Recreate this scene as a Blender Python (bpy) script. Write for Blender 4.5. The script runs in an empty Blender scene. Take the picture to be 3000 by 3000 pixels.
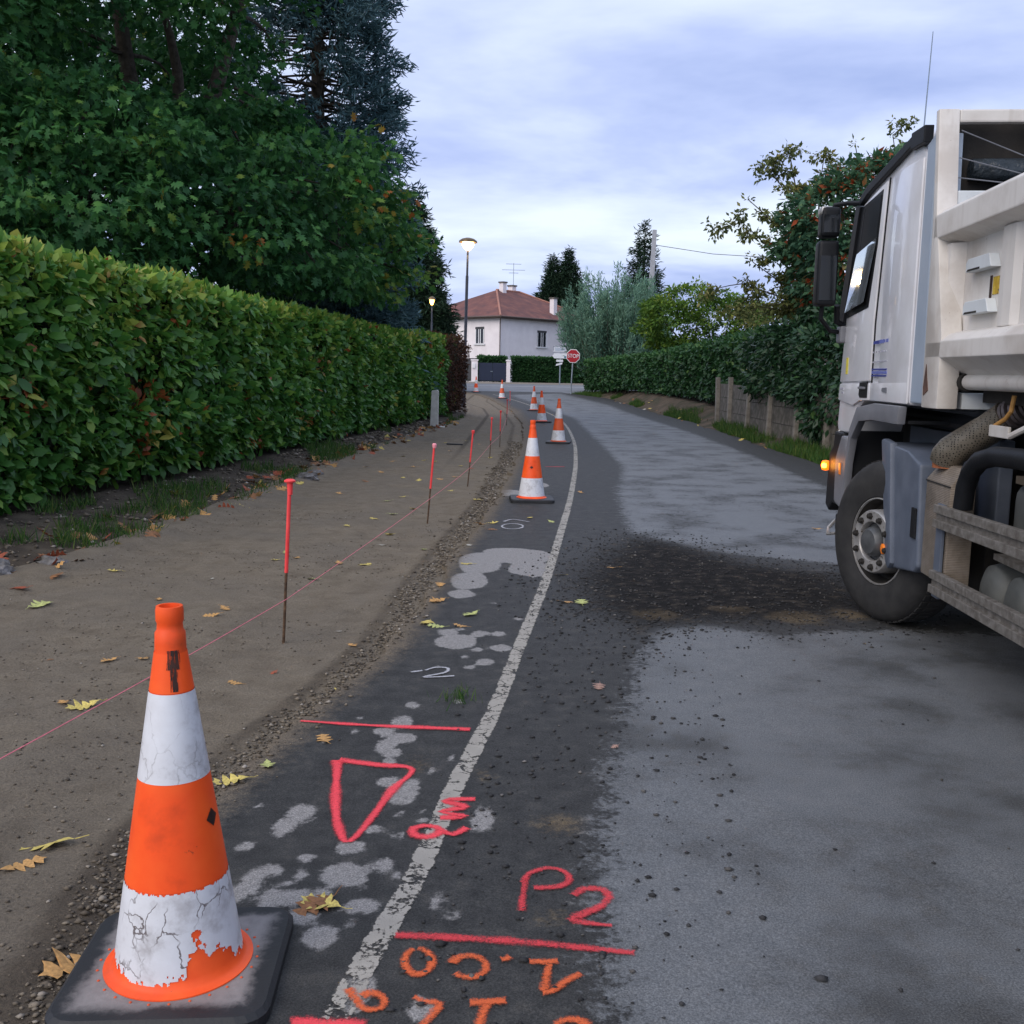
import bpy, bmesh, math, random
import numpy as np
from mathutils import Vector, Matrix, Quaternion

random.seed(7)
RNG = np.random.default_rng(11)
SC = bpy.context.scene
COL = SC.collection
R = math.radians

# ------------------------------------------------------------------ camera
cam = bpy.data.cameras.new('camera')
cam.lens = 36.0
cam.sensor_width = 36.0
cam.clip_start = 0.05
cam.clip_end = 3000
co = bpy.data.objects.new('camera', cam)
COL.objects.link(co)
PITCH, ROLL = R(7.84), R(1.0)
co.matrix_world = (Matrix.Translation((0, 0, 1.6)) @ Matrix.Rotation(R(90) - PITCH, 4, 'X')
                   @ Matrix.Rotation(ROLL, 4, 'Z'))
SC.camera = co

# ------------------------------------------------------------------ sky
SUN_FROM = Vector((-0.55, -0.62, 0.62)).normalized()
w = bpy.data.worlds.new('World')
SC.world = w
w.use_nodes = True
nt = w.node_tree
for n_ in list(nt.nodes):
    nt.nodes.remove(n_)


def wn(t, **kw):
    n_ = nt.nodes.new(t)
    for k, v in kw.items():
        setattr(n_, k, v)
    return n_


def wl(a, b):
    nt.links.new(a, b)


tc = wn('ShaderNodeTexCoord')
sep = wn('ShaderNodeSeparateXYZ')
wl(tc.outputs['Generated'], sep.inputs[0])
mx = wn('ShaderNodeMath', operation='MAXIMUM'); mx.inputs[1].default_value = 0.0
wl(sep.outputs['Z'], mx.inputs[0])
ad = wn('ShaderNodeMath', operation='ADD'); ad.inputs[1].default_value = 0.16
wl(mx.outputs[0], ad.inputs[0])
dx = wn('ShaderNodeMath', operation='DIVIDE'); wl(sep.outputs['X'], dx.inputs[0]); wl(ad.outputs[0], dx.inputs[1])
dy = wn('ShaderNodeMath', operation='DIVIDE'); wl(sep.outputs['Y'], dy.inputs[0]); wl(ad.outputs[0], dy.inputs[1])
cb = wn('ShaderNodeCombineXYZ'); wl(dx.outputs[0], cb.inputs[0]); wl(dy.outputs[0], cb.inputs[1])
mp = wn('ShaderNodeMapping'); mp.inputs['Scale'].default_value = (0.75, 1.0, 1.0)
mp.inputs['Location'].default_value = (5.1, 2.6, 0.0)
mp.inputs['Rotation'].default_value = (0, 0, R(14))
wl(cb.outputs[0], mp.inputs[0])
n1 = wn('ShaderNodeTexNoise'); n1.inputs['Scale'].default_value = 0.95
n1.inputs['Detail'].default_value = 6.5; n1.inputs['Roughness'].default_value = 0.54
n1.inputs['Distortion'].default_value = 0.15
wl(mp.outputs[0], n1.inputs['Vector'])
cr = wn('ShaderNodeValToRGB')
e = cr.color_ramp.elements
e[0].position = 0.34; e[0].color = (0.32, 0.40, 0.69, 1)
e[1].position = 0.63; e[1].color = (0.72, 0.80, 0.92, 1)
el_ = cr.color_ramp.elements.new(0.43); el_.color = (0.44, 0.52, 0.80, 1)
el_ = cr.color_ramp.elements.new(0.51); el_.color = (0.58, 0.66, 0.88, 1)
wl(n1.outputs['Fac'], cr.inputs[0])
sky = wn('ShaderNodeTexSky')
sky.sky_type = 'NISHITA'
sky.sun_disc = False
sky.sun_elevation = math.asin(SUN_FROM.z)
sky.sun_rotation = math.atan2(SUN_FROM.x, SUN_FROM.y)
bg1 = wn('ShaderNodeBackground'); bg1.inputs['Strength'].default_value = 0.08
wl(sky.outputs[0], bg1.inputs[0])
bg2 = wn('ShaderNodeBackground'); bg2.inputs['Strength'].default_value = 1.0
wl(cr.outputs[0], bg2.inputs[0])
ms = wn('ShaderNodeMixShader'); ms.inputs[0].default_value = 0.9
wl(bg1.outputs[0], ms.inputs[1]); wl(bg2.outputs[0], ms.inputs[2])
wo = wn('ShaderNodeOutputWorld')
wl(ms.outputs[0], wo.inputs[0])

sl = bpy.data.lights.new('sun', 'SUN')
sl.energy = 1.55
sl.angle = R(50)
sl.color = (1.0, 0.89, 0.75)
so = bpy.data.objects.new('sun', sl)
COL.objects.link(so)
so.rotation_euler = (-SUN_FROM).to_track_quat('-Z', 'Y').to_euler()

SC.view_settings.view_transform = 'Standard'
SC.view_settings.look = 'None'
SC.view_settings.gamma = 1.0
SC.view_settings.use_curve_mapping = False
SC.view_settings.exposure = 0.43

# ------------------------------------------------------------------ materials
MATS = {}


def new_mat(name):
    m = bpy.data.materials.new(name)
    m.use_nodes = True
    t = m.node_tree
    b = t.nodes['Principled BSDF']
    MATS[name] = m
    return m, t, b


def ramp(t, stops, src=None):
    r_ = t.nodes.new('ShaderNodeValToRGB')
    es = r_.color_ramp.elements
    es[0].position, es[0].color = stops[0][0], (*stops[0][1], 1)
    es[1].position, es[1].color = stops[-1][0], (*stops[-1][1], 1)
    for p, c in stops[1:-1]:
        q = es.new(p); q.color = (*c, 1)
    if src is not None:
        t.links.new(src, r_.inputs[0])
    return r_.outputs[0]


def noise(t, scale, detail=4.0, rough=0.55, vec=None, dist=0.0):
    n_ = t.nodes.new('ShaderNodeTexNoise')
    n_.inputs['Scale'].default_value = scale
    n_.inputs['Detail'].default_value = detail
    n_.inputs['Roughness'].default_value = rough
    n_.inputs['Distortion'].default_value = dist
    if vec is None:
        c_ = t.nodes.new('ShaderNodeTexCoord')
        vec = c_.outputs['Object']
    t.links.new(vec, n_.inputs['Vector'])
    return n_.outputs['Fac']


def mth(t, op, a, b=None, clamp=False):
    n_ = t.nodes.new('ShaderNodeMath')
    n_.operation = op
    n_.use_clamp = clamp
    for i, v in enumerate((a, b)):
        if v is None:
            continue
        if isinstance(v, (int, float)):
            n_.inputs[i].default_value = v
        else:
            t.links.new(v, n_.inputs[i])
    return n_.outputs[0]


def mrange(t, v, a, b, c=0.0, d=1.0):
    n_ = t.nodes.new('ShaderNodeMapRange')
    n_.interpolation_type = 'SMOOTHSTEP'
    t.links.new(v, n_.inputs[0])
    for i, q in enumerate((a, b, c, d)):
        n_.inputs[i + 1].default_value = q
    return n_.outputs[0]


def mixc(t, f, a, b, mode='MIX'):
    n_ = t.nodes.new('ShaderNodeMix')
    n_.data_type = 'RGBA'
    n_.blend_type = mode
    for s, v in ((n_.inputs[0], f), (n_.inputs[6], a), (n_.inputs[7], b)):
        if isinstance(v, tuple):
            s.default_value = (*v, 1)
        elif isinstance(v, (int, float)):
            s.default_value = v
        else:
            t.links.new(v, s)
    return n_.outputs[2]


def bump(t, b, h, strength, dist=0.01):
    n_ = t.nodes.new('ShaderNodeBump')
    n_.inputs['Strength'].default_value = strength
    n_.inputs['Distance'].default_value = dist
    t.links.new(h, n_.inputs['Height'])
    t.links.new(n_.outputs[0], b.inputs['Normal'])


def attr(t, name):
    n_ = t.nodes.new('ShaderNodeAttribute')
    n_.attribute_name = name
    return n_.outputs['Fac']


def nmat(name, stops, scale=4.0, rough=0.7, metal=0.0, bs=None, bst=0.2, detail=5.0, spec=0.4, speck=None, bd=0.01):
    """noise-driven colour with relief; speck = (colour, scale, threshold) adds small marks"""
    m, t, b = new_mat(name)
    col = ramp(t, stops, noise(t, scale, detail))
    if speck:
        f = mrange(t, noise(t, speck[1], 6.0, 0.7), speck[2], speck[2] + 0.05)
        col = mixc(t, f, col, speck[0])
    t.links.new(col, b.inputs['Base Color'])
    b.inputs['Roughness'].default_value = rough
    b.inputs['Metallic'].default_value = metal
    b.inputs['Specular IOR Level'].default_value = spec
    if bs:
        bump(t, b, noise(t, bs, 4.0), bst, bd)
    return m


def two(c, d=0.15):
    return [(0.3, tuple(x * (1 - d) for x in c)), (0.7, tuple(min(1, x * (1 + d)) for x in c))]


def emat(name, c, s):
    m, t, b = new_mat(name)
    b.inputs['Base Color'].default_value = (*c, 1)
    b.inputs['Emission Color'].default_value = (*c, 1)
    b.inputs['Emission Strength'].default_value = s
    return m


def leafmat(name, stops, rough=0.5, transl=0.25, spec=0.35, patch=None):
    m, t, b = new_mat(name)
    a = attr(t, 'rnd')
    if patch:
        a = mth(t, 'ADD', a, mth(t, 'MULTIPLY', mth(t, 'SUBTRACT', noise(t, patch[0], 3.0), 0.5), patch[1]), True)
    col = ramp(t, stops, a)
    t.links.new(col, b.inputs['Base Color'])
    b.inputs['Roughness'].default_value = rough
    b.inputs['Specular IOR Level'].default_value = spec
    tr = t.nodes.new('ShaderNodeBsdfTranslucent')
    t.links.new(col, tr.inputs[0])
    mxs = t.nodes.new('ShaderNodeMixShader')
    mxs.inputs[0].default_value = transl
    out = t.nodes['Material Output']
    t.links.new(b.outputs[0], mxs.inputs[1])
    t.links.new(tr.outputs[0], mxs.inputs[2])
    t.links.new(mxs.outputs[0], out.inputs['Surface'])
    return m


# ------------------------------------------------------------------ object helpers
def tag(o, label=None, cat=None, group=None, kind=None):
    if label:
        o['label'] = label
    if cat:
        o['category'] = cat
    if group:
        o['group'] = group
    if kind:
        o['kind'] = kind
    return o


def thing(name, label, cat, loc=(0, 0, 0), rz=0.0, group=None):
    o = bpy.data.objects.new(name, None)
    o.empty_display_size = 0.1
    COL.objects.link(o)
    o.location = loc
    o.rotation_euler = (0, 0, rz)
    return tag(o, label, cat, group)


def link(name, me, mat=None, parent=None):
    o = bpy.data.objects.new(name, me)
    COL.objects.link(o)
    if mat is not None and len(me.materials) == 0:
        me.materials.append(mat)
    if parent is not None:
        o.parent = parent
    return o


class MB:
    def __init__(self):
        self.v = []
        self.f = []

    def add(self, vs, fs):
        k = len(self.v)
        self.v += [tuple(p) for p in vs]
        self.f += [tuple(i + k for i in q) for q in fs]
        return self

    def box(self, x0, x1, y0, y1, z0, z1):
        return self.add([(x, y, z) for x in (x0, x1) for y in (y0, y1) for z in (z0, z1)],
                        [(0, 1, 3, 2), (4, 6, 7, 5), (0, 4, 5, 1), (2, 3, 7, 6), (0, 2, 6, 4), (1, 5, 7, 3)])

    def obox(self, c, ax, ay, az, hx, hy, hz):
        c, ax, ay, az = Vector(c), Vector(ax).normalized(), Vector(ay).normalized(), Vector(az).normalized()
        return self.add([c + ax * (sx * hx) + ay * (sy * hy) + az * (sz * hz) for sx in (-1, 1) for sy in (-1, 1) for sz in (-1, 1)],
                        [(0, 1, 3, 2), (4, 6, 7, 5), (0, 4, 5, 1), (2, 3, 7, 6), (0, 2, 6, 4), (1, 5, 7, 3)])

    def tube(self, pts, r, n=8, cap=True):
        pts = [Vector(p) for p in pts]
        rs = r if isinstance(r, (list, tuple)) else [r] * len(pts)
        ref = None
        vs, fs = [], []
        for i, p in enumerate(pts):
            d = (pts[min(i + 1, len(pts) - 1)] - pts[max(i - 1, 0)]).normalized()
            if ref is None:
                ref = Vector((0, 0, 1)) if abs(d.z) < 0.9 else Vector((1, 0, 0))
            a = d.cross(ref).normalized()
            b = a.cross(d).normalized()
            ref = b
            for k in range(n):
                t_ = 2 * math.pi * k / n
                vs.append(p + (a * math.cos(t_) + b * math.sin(t_)) * rs[i])
        for i in range(len(pts) - 1):
            for k in range(n):
                k2 = (k + 1) % n
                fs.append((i * n + k, i * n + k2, (i + 1) * n + k2, (i + 1) * n + k))
        if cap:
            fs.append(tuple(range(n))[::-1])
            fs.append(tuple(range((len(pts) - 1) * n, len(pts) * n)))
        return self.add(vs, fs)

    def lathe(self, prof, n=24, axis='z', c=(0, 0, 0), cap=True):
        vs, fs = [], []
        for r_, h in prof:
            for k in range(n):
                t_ = 2 * math.pi * k / n
                a, b = r_ * math.cos(t_), r_ * math.sin(t_)
                q = (a, b, h) if axis == 'z' else ((a, h, b) if axis == 'y' else (h, a, b))
                vs.append((q[0] + c[0], q[1] + c[1], q[2] + c[2]))
        m_ = len(prof)
        for i in range(m_ - 1):
            for k in range(n):
                k2 = (k + 1) % n
                fs.append((i * n + k, i * n + k2, (i + 1) * n + k2, (i + 1) * n + k))
        if cap:
            fs.append(tuple(range(n))[::-1])
            fs.append(tuple(range((m_ - 1) * n, m_ * n)))
        return self.add(vs, fs)

    def prism(self, poly, a0, a1, axis='y'):
        """polygon (p,q) extruded along axis: y -> (p, a, q); x -> (a, p, q); z -> (p, q, a)"""
        f = {'y': lambda p, q, a: (p, a, q), 'x': lambda p, q, a: (a, p, q), 'z': lambda p, q, a: (p, q, a)}[axis]
        n = len(poly)
        vs = [f(p, q, a0) for p, q in poly] + [f(p, q, a1) for p, q in poly]
        fs = [tuple(range(n)), tuple(range(n, 2 * n))[::-1]]
        for k in range(n):
            k2 = (k + 1) % n
            fs.append((k, n + k, n + k2, k2))
        return self.add(vs, fs)

    def mesh(self, name, mat=None, smooth=None, bevel=0.0, seg=2):
        me = bpy.data.meshes.new(name)
        me.from_pydata(self.v, [], self.f)
        bm = bmesh.new()
        bm.from_mesh(me)
        bmesh.ops.recalc_face_normals(bm, faces=bm.faces)
        if bevel > 0:
            ed = [q for q in bm.edges if len(q.link_faces) == 2 and q.calc_face_angle(0) > 0.5]
            bmesh.ops.bevel(bm, geom=ed, offset=bevel, segments=seg, profile=0.6, affect='EDGES', clamp_overlap=True)
        bm.to_mesh(me)
        bm.free()
        if smooth:
            me.polygons.foreach_set('use_smooth', [True] * len(me.polygons))
            try:
                me.set_sharp_from_angle(angle=R(smooth))
            except Exception:
                pass
        if mat is not None:
            me.materials.append(mat)
        return me

    def build(self, name, mat, parent=None, smooth=None, bevel=0.0, seg=2):
        return link(name, self.mesh(name, mat, smooth, bevel, seg), None, parent)


def np_mesh(name, V, F, mat=None, attrs=None, smooth=False, uv=None):
    """V (n,3), F (m,k) numpy"""
    me = bpy.data.meshes.new(name)
    V = np.ascontiguousarray(V, dtype=np.float32)
    F = np.ascontiguousarray(F, dtype=np.int32)
    m_, k = F.shape
    me.vertices.add(len(V))
    me.vertices.foreach_set('co', V.ravel())
    me.loops.add(m_ * k)
    me.loops.foreach_set('vertex_index', F.ravel())
    me.polygons.add(m_)
    me.polygons.foreach_set('loop_start', np.arange(0, m_ * k, k, dtype=np.int32))
    if smooth:
        me.polygons.foreach_set('use_smooth', np.ones(m_, dtype=bool))
    for an, av in (attrs or {}).items():
        a = me.attributes.new(an, 'FLOAT', 'POINT')
        a.data.foreach_set('value', np.ascontiguousarray(av, dtype=np.float32))
    if uv is not None:
        l_ = me.uv_layers.new(name='UVMap')
        l_.data.foreach_set('uv', np.ascontiguousarray(uv[F.ravel()], dtype=np.float32).ravel())
    me.update(calc_edges=True)
    me.validate()
    if mat is not None:
        me.materials.append(mat)
    return me


def vnoise(x, y, seed=0):
    """smooth value noise on numpy arrays"""
    x0 = np.floor(x); y0 = np.floor(y)
    fx, fy = x - x0, y - y0
    fx = fx * fx * (3 - 2 * fx); fy = fy * fy * (3 - 2 * fy)

    def h(a, b):
        q = np.sin(a * 127.1 + b * 311.7 + seed * 74.7) * 43758.5453
        return q - np.floor(q)
    return (h(x0, y0) * (1 - fx) + h(x0 + 1, y0) * fx) * (1 - fy) + (h(x0, y0 + 1) * (1 - fx) + h(x0 + 1, y0 + 1) * fx) * fy


def fbm(x, y, seed=0, octs=4):
    s, a, t_ = 0.0, 0.5, 0.0
    for k in range(octs):
        s = s + a * vnoise(x * 2 ** k, y * 2 ** k, seed + k)
        t_ += a
        a *= 0.5
    return s / t_


def zt(y):
    return np.interp(y, [0, 42, 55, 66, 80, 92, 200], [0, 0, .12, .22, .45, .6, .8])


def gzf(y):
    return float(zt(y))


def curve_x(pl, y):
    pl = sorted(pl, key=lambda p: p[1])
    return np.interp(y, [p[1] for p in pl], [p[0] for p in pl])


def sdf_poly(px, py, poly):
    """signed distance, positive inside"""
    d2 = np.full(px.shape, 1e9)
    inside = np.zeros(px.shape, bool)
    n = len(poly)
    for i in range(n):
        ax, ay = poly[i]; bx, by = poly[(i + 1) % n]
        ex, ey = bx - ax, by - ay
        wx, wy = px - ax, py - ay
        t_ = np.clip((wx * ex + wy * ey) / (ex * ex + ey * ey + 1e-12), 0, 1)
        d2 = np.minimum(d2, (wx - ex * t_) ** 2 + (wy - ey * t_) ** 2)
        c = ((ay <= py) & (by > py)) | ((by <= py) & (ay > py))
        xi = ax + (py - ay) / (by - ay + 1e-12) * ex
        inside ^= c & (px < xi)
    return np.where(inside, 1, -1) * np.sqrt(d2)


def unit(a):
    return a / (np.linalg.norm(a, axis=1, keepdims=True) + 1e-9)


# leaf templates: base at origin, growing along +y, face normal +z
T_LAUREL = (np.array([(0, 0, 0), (.20, .22, .03), (.26, .60, .03), (0, 1, -.08), (-.26, .60, .03), (-.20, .22, .03), (0, .22, 0), (0, .58, 0)], float),
            np.array([(0, 1, 6), (1, 2, 7), (1, 7, 6), (2, 3, 7), (3, 4, 7), (4, 5, 6), (4, 6, 7), (5, 0, 6)]))
T_SMALL = (np.array([(0, 0, 0), (.25, .45, .04), (0, 1, -.06), (-.25, .45, .04)], float), np.array([(0, 1, 2), (0, 2, 3)]))
T_NEEDLE = (np.array([(0, 0, 0), (.08, .45, .04), (0, 1, 0), (-.08, .45, .04), (.02, .45, -.10)], float), np.array([(0, 1, 2), (0, 2, 3), (0, 4, 2)]))
_ok = [(0, .0), (.10, .12), (.30, .16), (.16, .30), (.44, .44), (.18, .52), (.34, .74), (.12, .74), (0, 1.0)]
_okl = _ok + [(-x, y) for x, y in _ok[-2:0:-1]]
T_OAK = (np.array([(0, .45, .05)] + [(x, y, -.25 * x * x - .10 * (y - .4) ** 2) for x, y in _okl], float),
         np.array([(0, i + 1, (i + 1) % len(_okl) + 1) for i in range(len(_okl))]))
T_BLADE = (np.array([(-.03, 0, 0), (.03, 0, 0), (.02, .55, .05), (-.02, .55, .05), (0, 1, .22)], float), np.array([(0, 1, 2), (0, 2, 3), (3, 2, 4)]))


def leaf_arrays(P, D, N, S, tmpl):
    tv, tf = tmpl
    D = unit(D)
    X = unit(np.cross(D, N))
    Z = np.cross(X, D)
    n = len(P)
    V = P[:, None, :] + S[:, None, None] * (tv[None, :, 0:1] * X[:, None, :] + tv[None, :, 1:2] * D[:, None, :] + tv[None, :, 2:3] * Z[:, None, :])
    F = tf[None, :, :] + (np.arange(n) * len(tv))[:, None, None]
    return V.reshape(-1, 3), F.reshape(-1, 3), len(tv)


def leaf_cloud(name, mat, P, D, N, S, tmpl, parent=None, rnd=None):
    V, F, k = leaf_arrays(P, D, N, S, tmpl)
    if rnd is None:
        rnd = RNG.random(len(P))
    me = np_mesh(name, V, F, mat, {'rnd': np.repeat(np.clip(rnd, 0, 1), k)})
    o = link(name, me, None, parent)
    o['kind'] = 'stuff'
    return o


def rdir(n):
    return unit(RNG.normal(size=(n, 3)))
# ------------------------------------------------------------------ plan of the place, metres
LINE = [(-0.43, 2.21), (-0.41, 2.37), (-0.37, 2.63), (-0.28, 3.12), (-0.2, 3.81), (-0.07, 4.7), (0.07, 5.96), (0.28, 7.88), (0.51, 10.34), (0.79, 13.59), (1.14, 18.54), (1.43, 24.38), (1.58, 31.82), (1.42, 38.78), (0.74, 47.19), (-0.28, 55.49), (-1.27, 62.14), (-2.44, 67.7)]
SAND_R = [(-1.07, 2.49), (-1.16, 3.4), (-1.06, 4.1), (-0.93, 4.81), (-0.71, 5.79), (-0.6, 7.41), (-0.55, 8.48), (-0.36, 10.6), (-0.13, 14.41), (0.19, 22.32), (0.26, 31.37), (-0.09, 41.74), (-1.08, 52.82), (-2.03, 60.74)]
SAND_L = [(-3.64, 7.16), (-3.4, 8.45), (-3.15, 11.05), (-3.03, 13.63), (-2.89, 17.52), (-2.43, 22.5), (-2.11, 26.54), (-1.7, 30.7), (-1.54, 34.98), (-1.7, 40.47)]
ROAD_R = [(4.0, 70.82), (5.4, 58.26), (5.99, 35.08), (5.74, 24.56), (5.63, 20.4), (5.64, 18.34)]
CONES = [(-0.85, 2.49), (0.24, 12.67), (1.02, 23.19), (0.89, 32.56), (0.82, 42.12), (-0.65, 55.31), (-2.43, 65.77)]
STAKES = [(-1.36, 5.99), (-0.91, 10.92), (-0.64, 14.53), (-0.44, 19.37), (-0.29, 22.21), (-0.21, 31.21), (-0.17, 44.14)]
LANE_NEAR = [(0.24, 2.23), (0.25, 2.34), (0.29, 3.14), (0.42, 4.06), (0.68, 5.35), (0.92, 6.34), (1.25, 6.43), (1.67, 6.19), (2.15, 6.36), (2.5, 5.88), (2.69, 5.18), (2.37, 3.82), (2.12, 2.28)]
LANE_FAR = [(1.77, 9.22), (1.2, 10.24), (1.41, 13.68), (1.9, 17.64), (2.0, 25.52), (2.13, 35.58), (1.23, 47.39), (-0.31, 61.67), (3.08, 66.57), (4.53, 48.74), (4.9, 28.62), (4.8, 20.49), (4.57, 14.8), (4.06, 11.52), (3.0, 8.45), (2.28, 8.38)]
MUD = [(1.13, 10.06), (1.7, 9.65), (2.14, 8.73), (2.78, 8.32), (2.72, 6.98), (2.03, 6.42), (1.24, 6.36), (0.81, 6.13), (0.42, 6.81), (0.4, 7.89), (0.74, 9.12)]
BLOBS = [(-0.519, 3.08, 0.074, 0.083), (-0.399, 3.146, 0.036, 0.058), (-0.655, 3.181, 0.034, 0.036), (-0.75, 3.098, 0.034, 0.049), (-0.647, 3.074, 0.019, 0.038), (-0.643, 2.928, 0.057, 0.05), (-0.599, 2.823, 0.055, 0.047), (-0.43, 2.886, 0.056, 0.051), (-0.452, 2.786, 0.018, 0.023), (-0.525, 2.714, 0.048, 0.064), (-0.526, 3.269, 0.053, 0.054), (-0.474, 3.408, 0.045, 0.034), (-0.395, 3.533, 0.019, 0.036), (-0.375, 3.362, 0.026, 0.04), (-0.401, 3.734, 0.064, 0.109), (-0.47, 3.831, 0.046, 0.052), (-0.369, 3.82, 0.025, 0.042), (-0.304, 3.939, 0.019, 0.04), (-0.522, 4.22, 0.045, 0.1), (-0.489, 4.134, 0.049, 0.053), (-0.464, 4.312, 0.074, 0.073), (-0.559, 4.4, 0.047, 0.049), (-0.486, 4.517, 0.049, 0.086), (-0.683, 4.38, 0.023, 0.04), (-0.689, 4.577, 0.019, 0.035), (-0.467, 4.767, 0.031, 0.057), (-0.086, 3.513, 0.042, 0.115), (-0.107, 3.457, 0.022, 0.068), (-0.156, 2.834, 0.025, 0.042), (-0.202, 2.912, 0.02, 0.05), (-0.749, 3.538, 0.05, 0.071), (-0.783, 3.415, 0.04, 0.084), (-0.694, 3.01, 0.019, 0.024), (-0.715, 2.908, 0.038, 0.075), (-0.369, 2.476, 0.038, 0.056), (-0.207, 2.391, 0.037, 0.06), (-0.379, 2.394, 0.032, 0.034), (-0.877, 3.256, 0.032, 0.043), (-0.795, 3.01, 0.036, 0.093), (-0.264, 8.487, 0.2, 0.528), (0.095, 8.802, 0.268, 0.361), (0.156, 8.272, 0.174, 0.32), (-0.321, 7.738, 0.143, 0.321), (-0.022, 8.992, 0.236, 0.216), (-0.357, 7.252, 0.096, 0.142), (-0.321, 5.938, 0.132, 0.169), (-0.383, 6.156, 0.066, 0.077), (-0.186, 6.13, 0.058, 0.089), (-0.051, 5.811, 0.062, 0.081), (-0.136, 5.52, 0.052, 0.074), (-0.189, 5.767, 0.037, 0.057), (-0.219, 5.41, 0.034, 0.04), (-0.072, 6.138, 0.046, 0.064), (-0.458, 4.754, 0.03, 0.047), (-0.047, 13.476, 0.21, 0.357), (0.325, 14.488, 0.189, 0.343)]
BROWNS = [(0.184, 3.478, 0.08, 0.087), (0.148, 2.848, 0.038, 0.041), (-0.383, 4.011, 0.047, 0.079), (-0.098, 3.918, 0.03, 0.043), (1.905, 6.698, 0.217, 0.212), (2.293, 6.801, 0.147, 0.188), (0.984, 6.704, 0.179, 0.183), (1.522, 6.896, 0.185, 0.128)]
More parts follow.
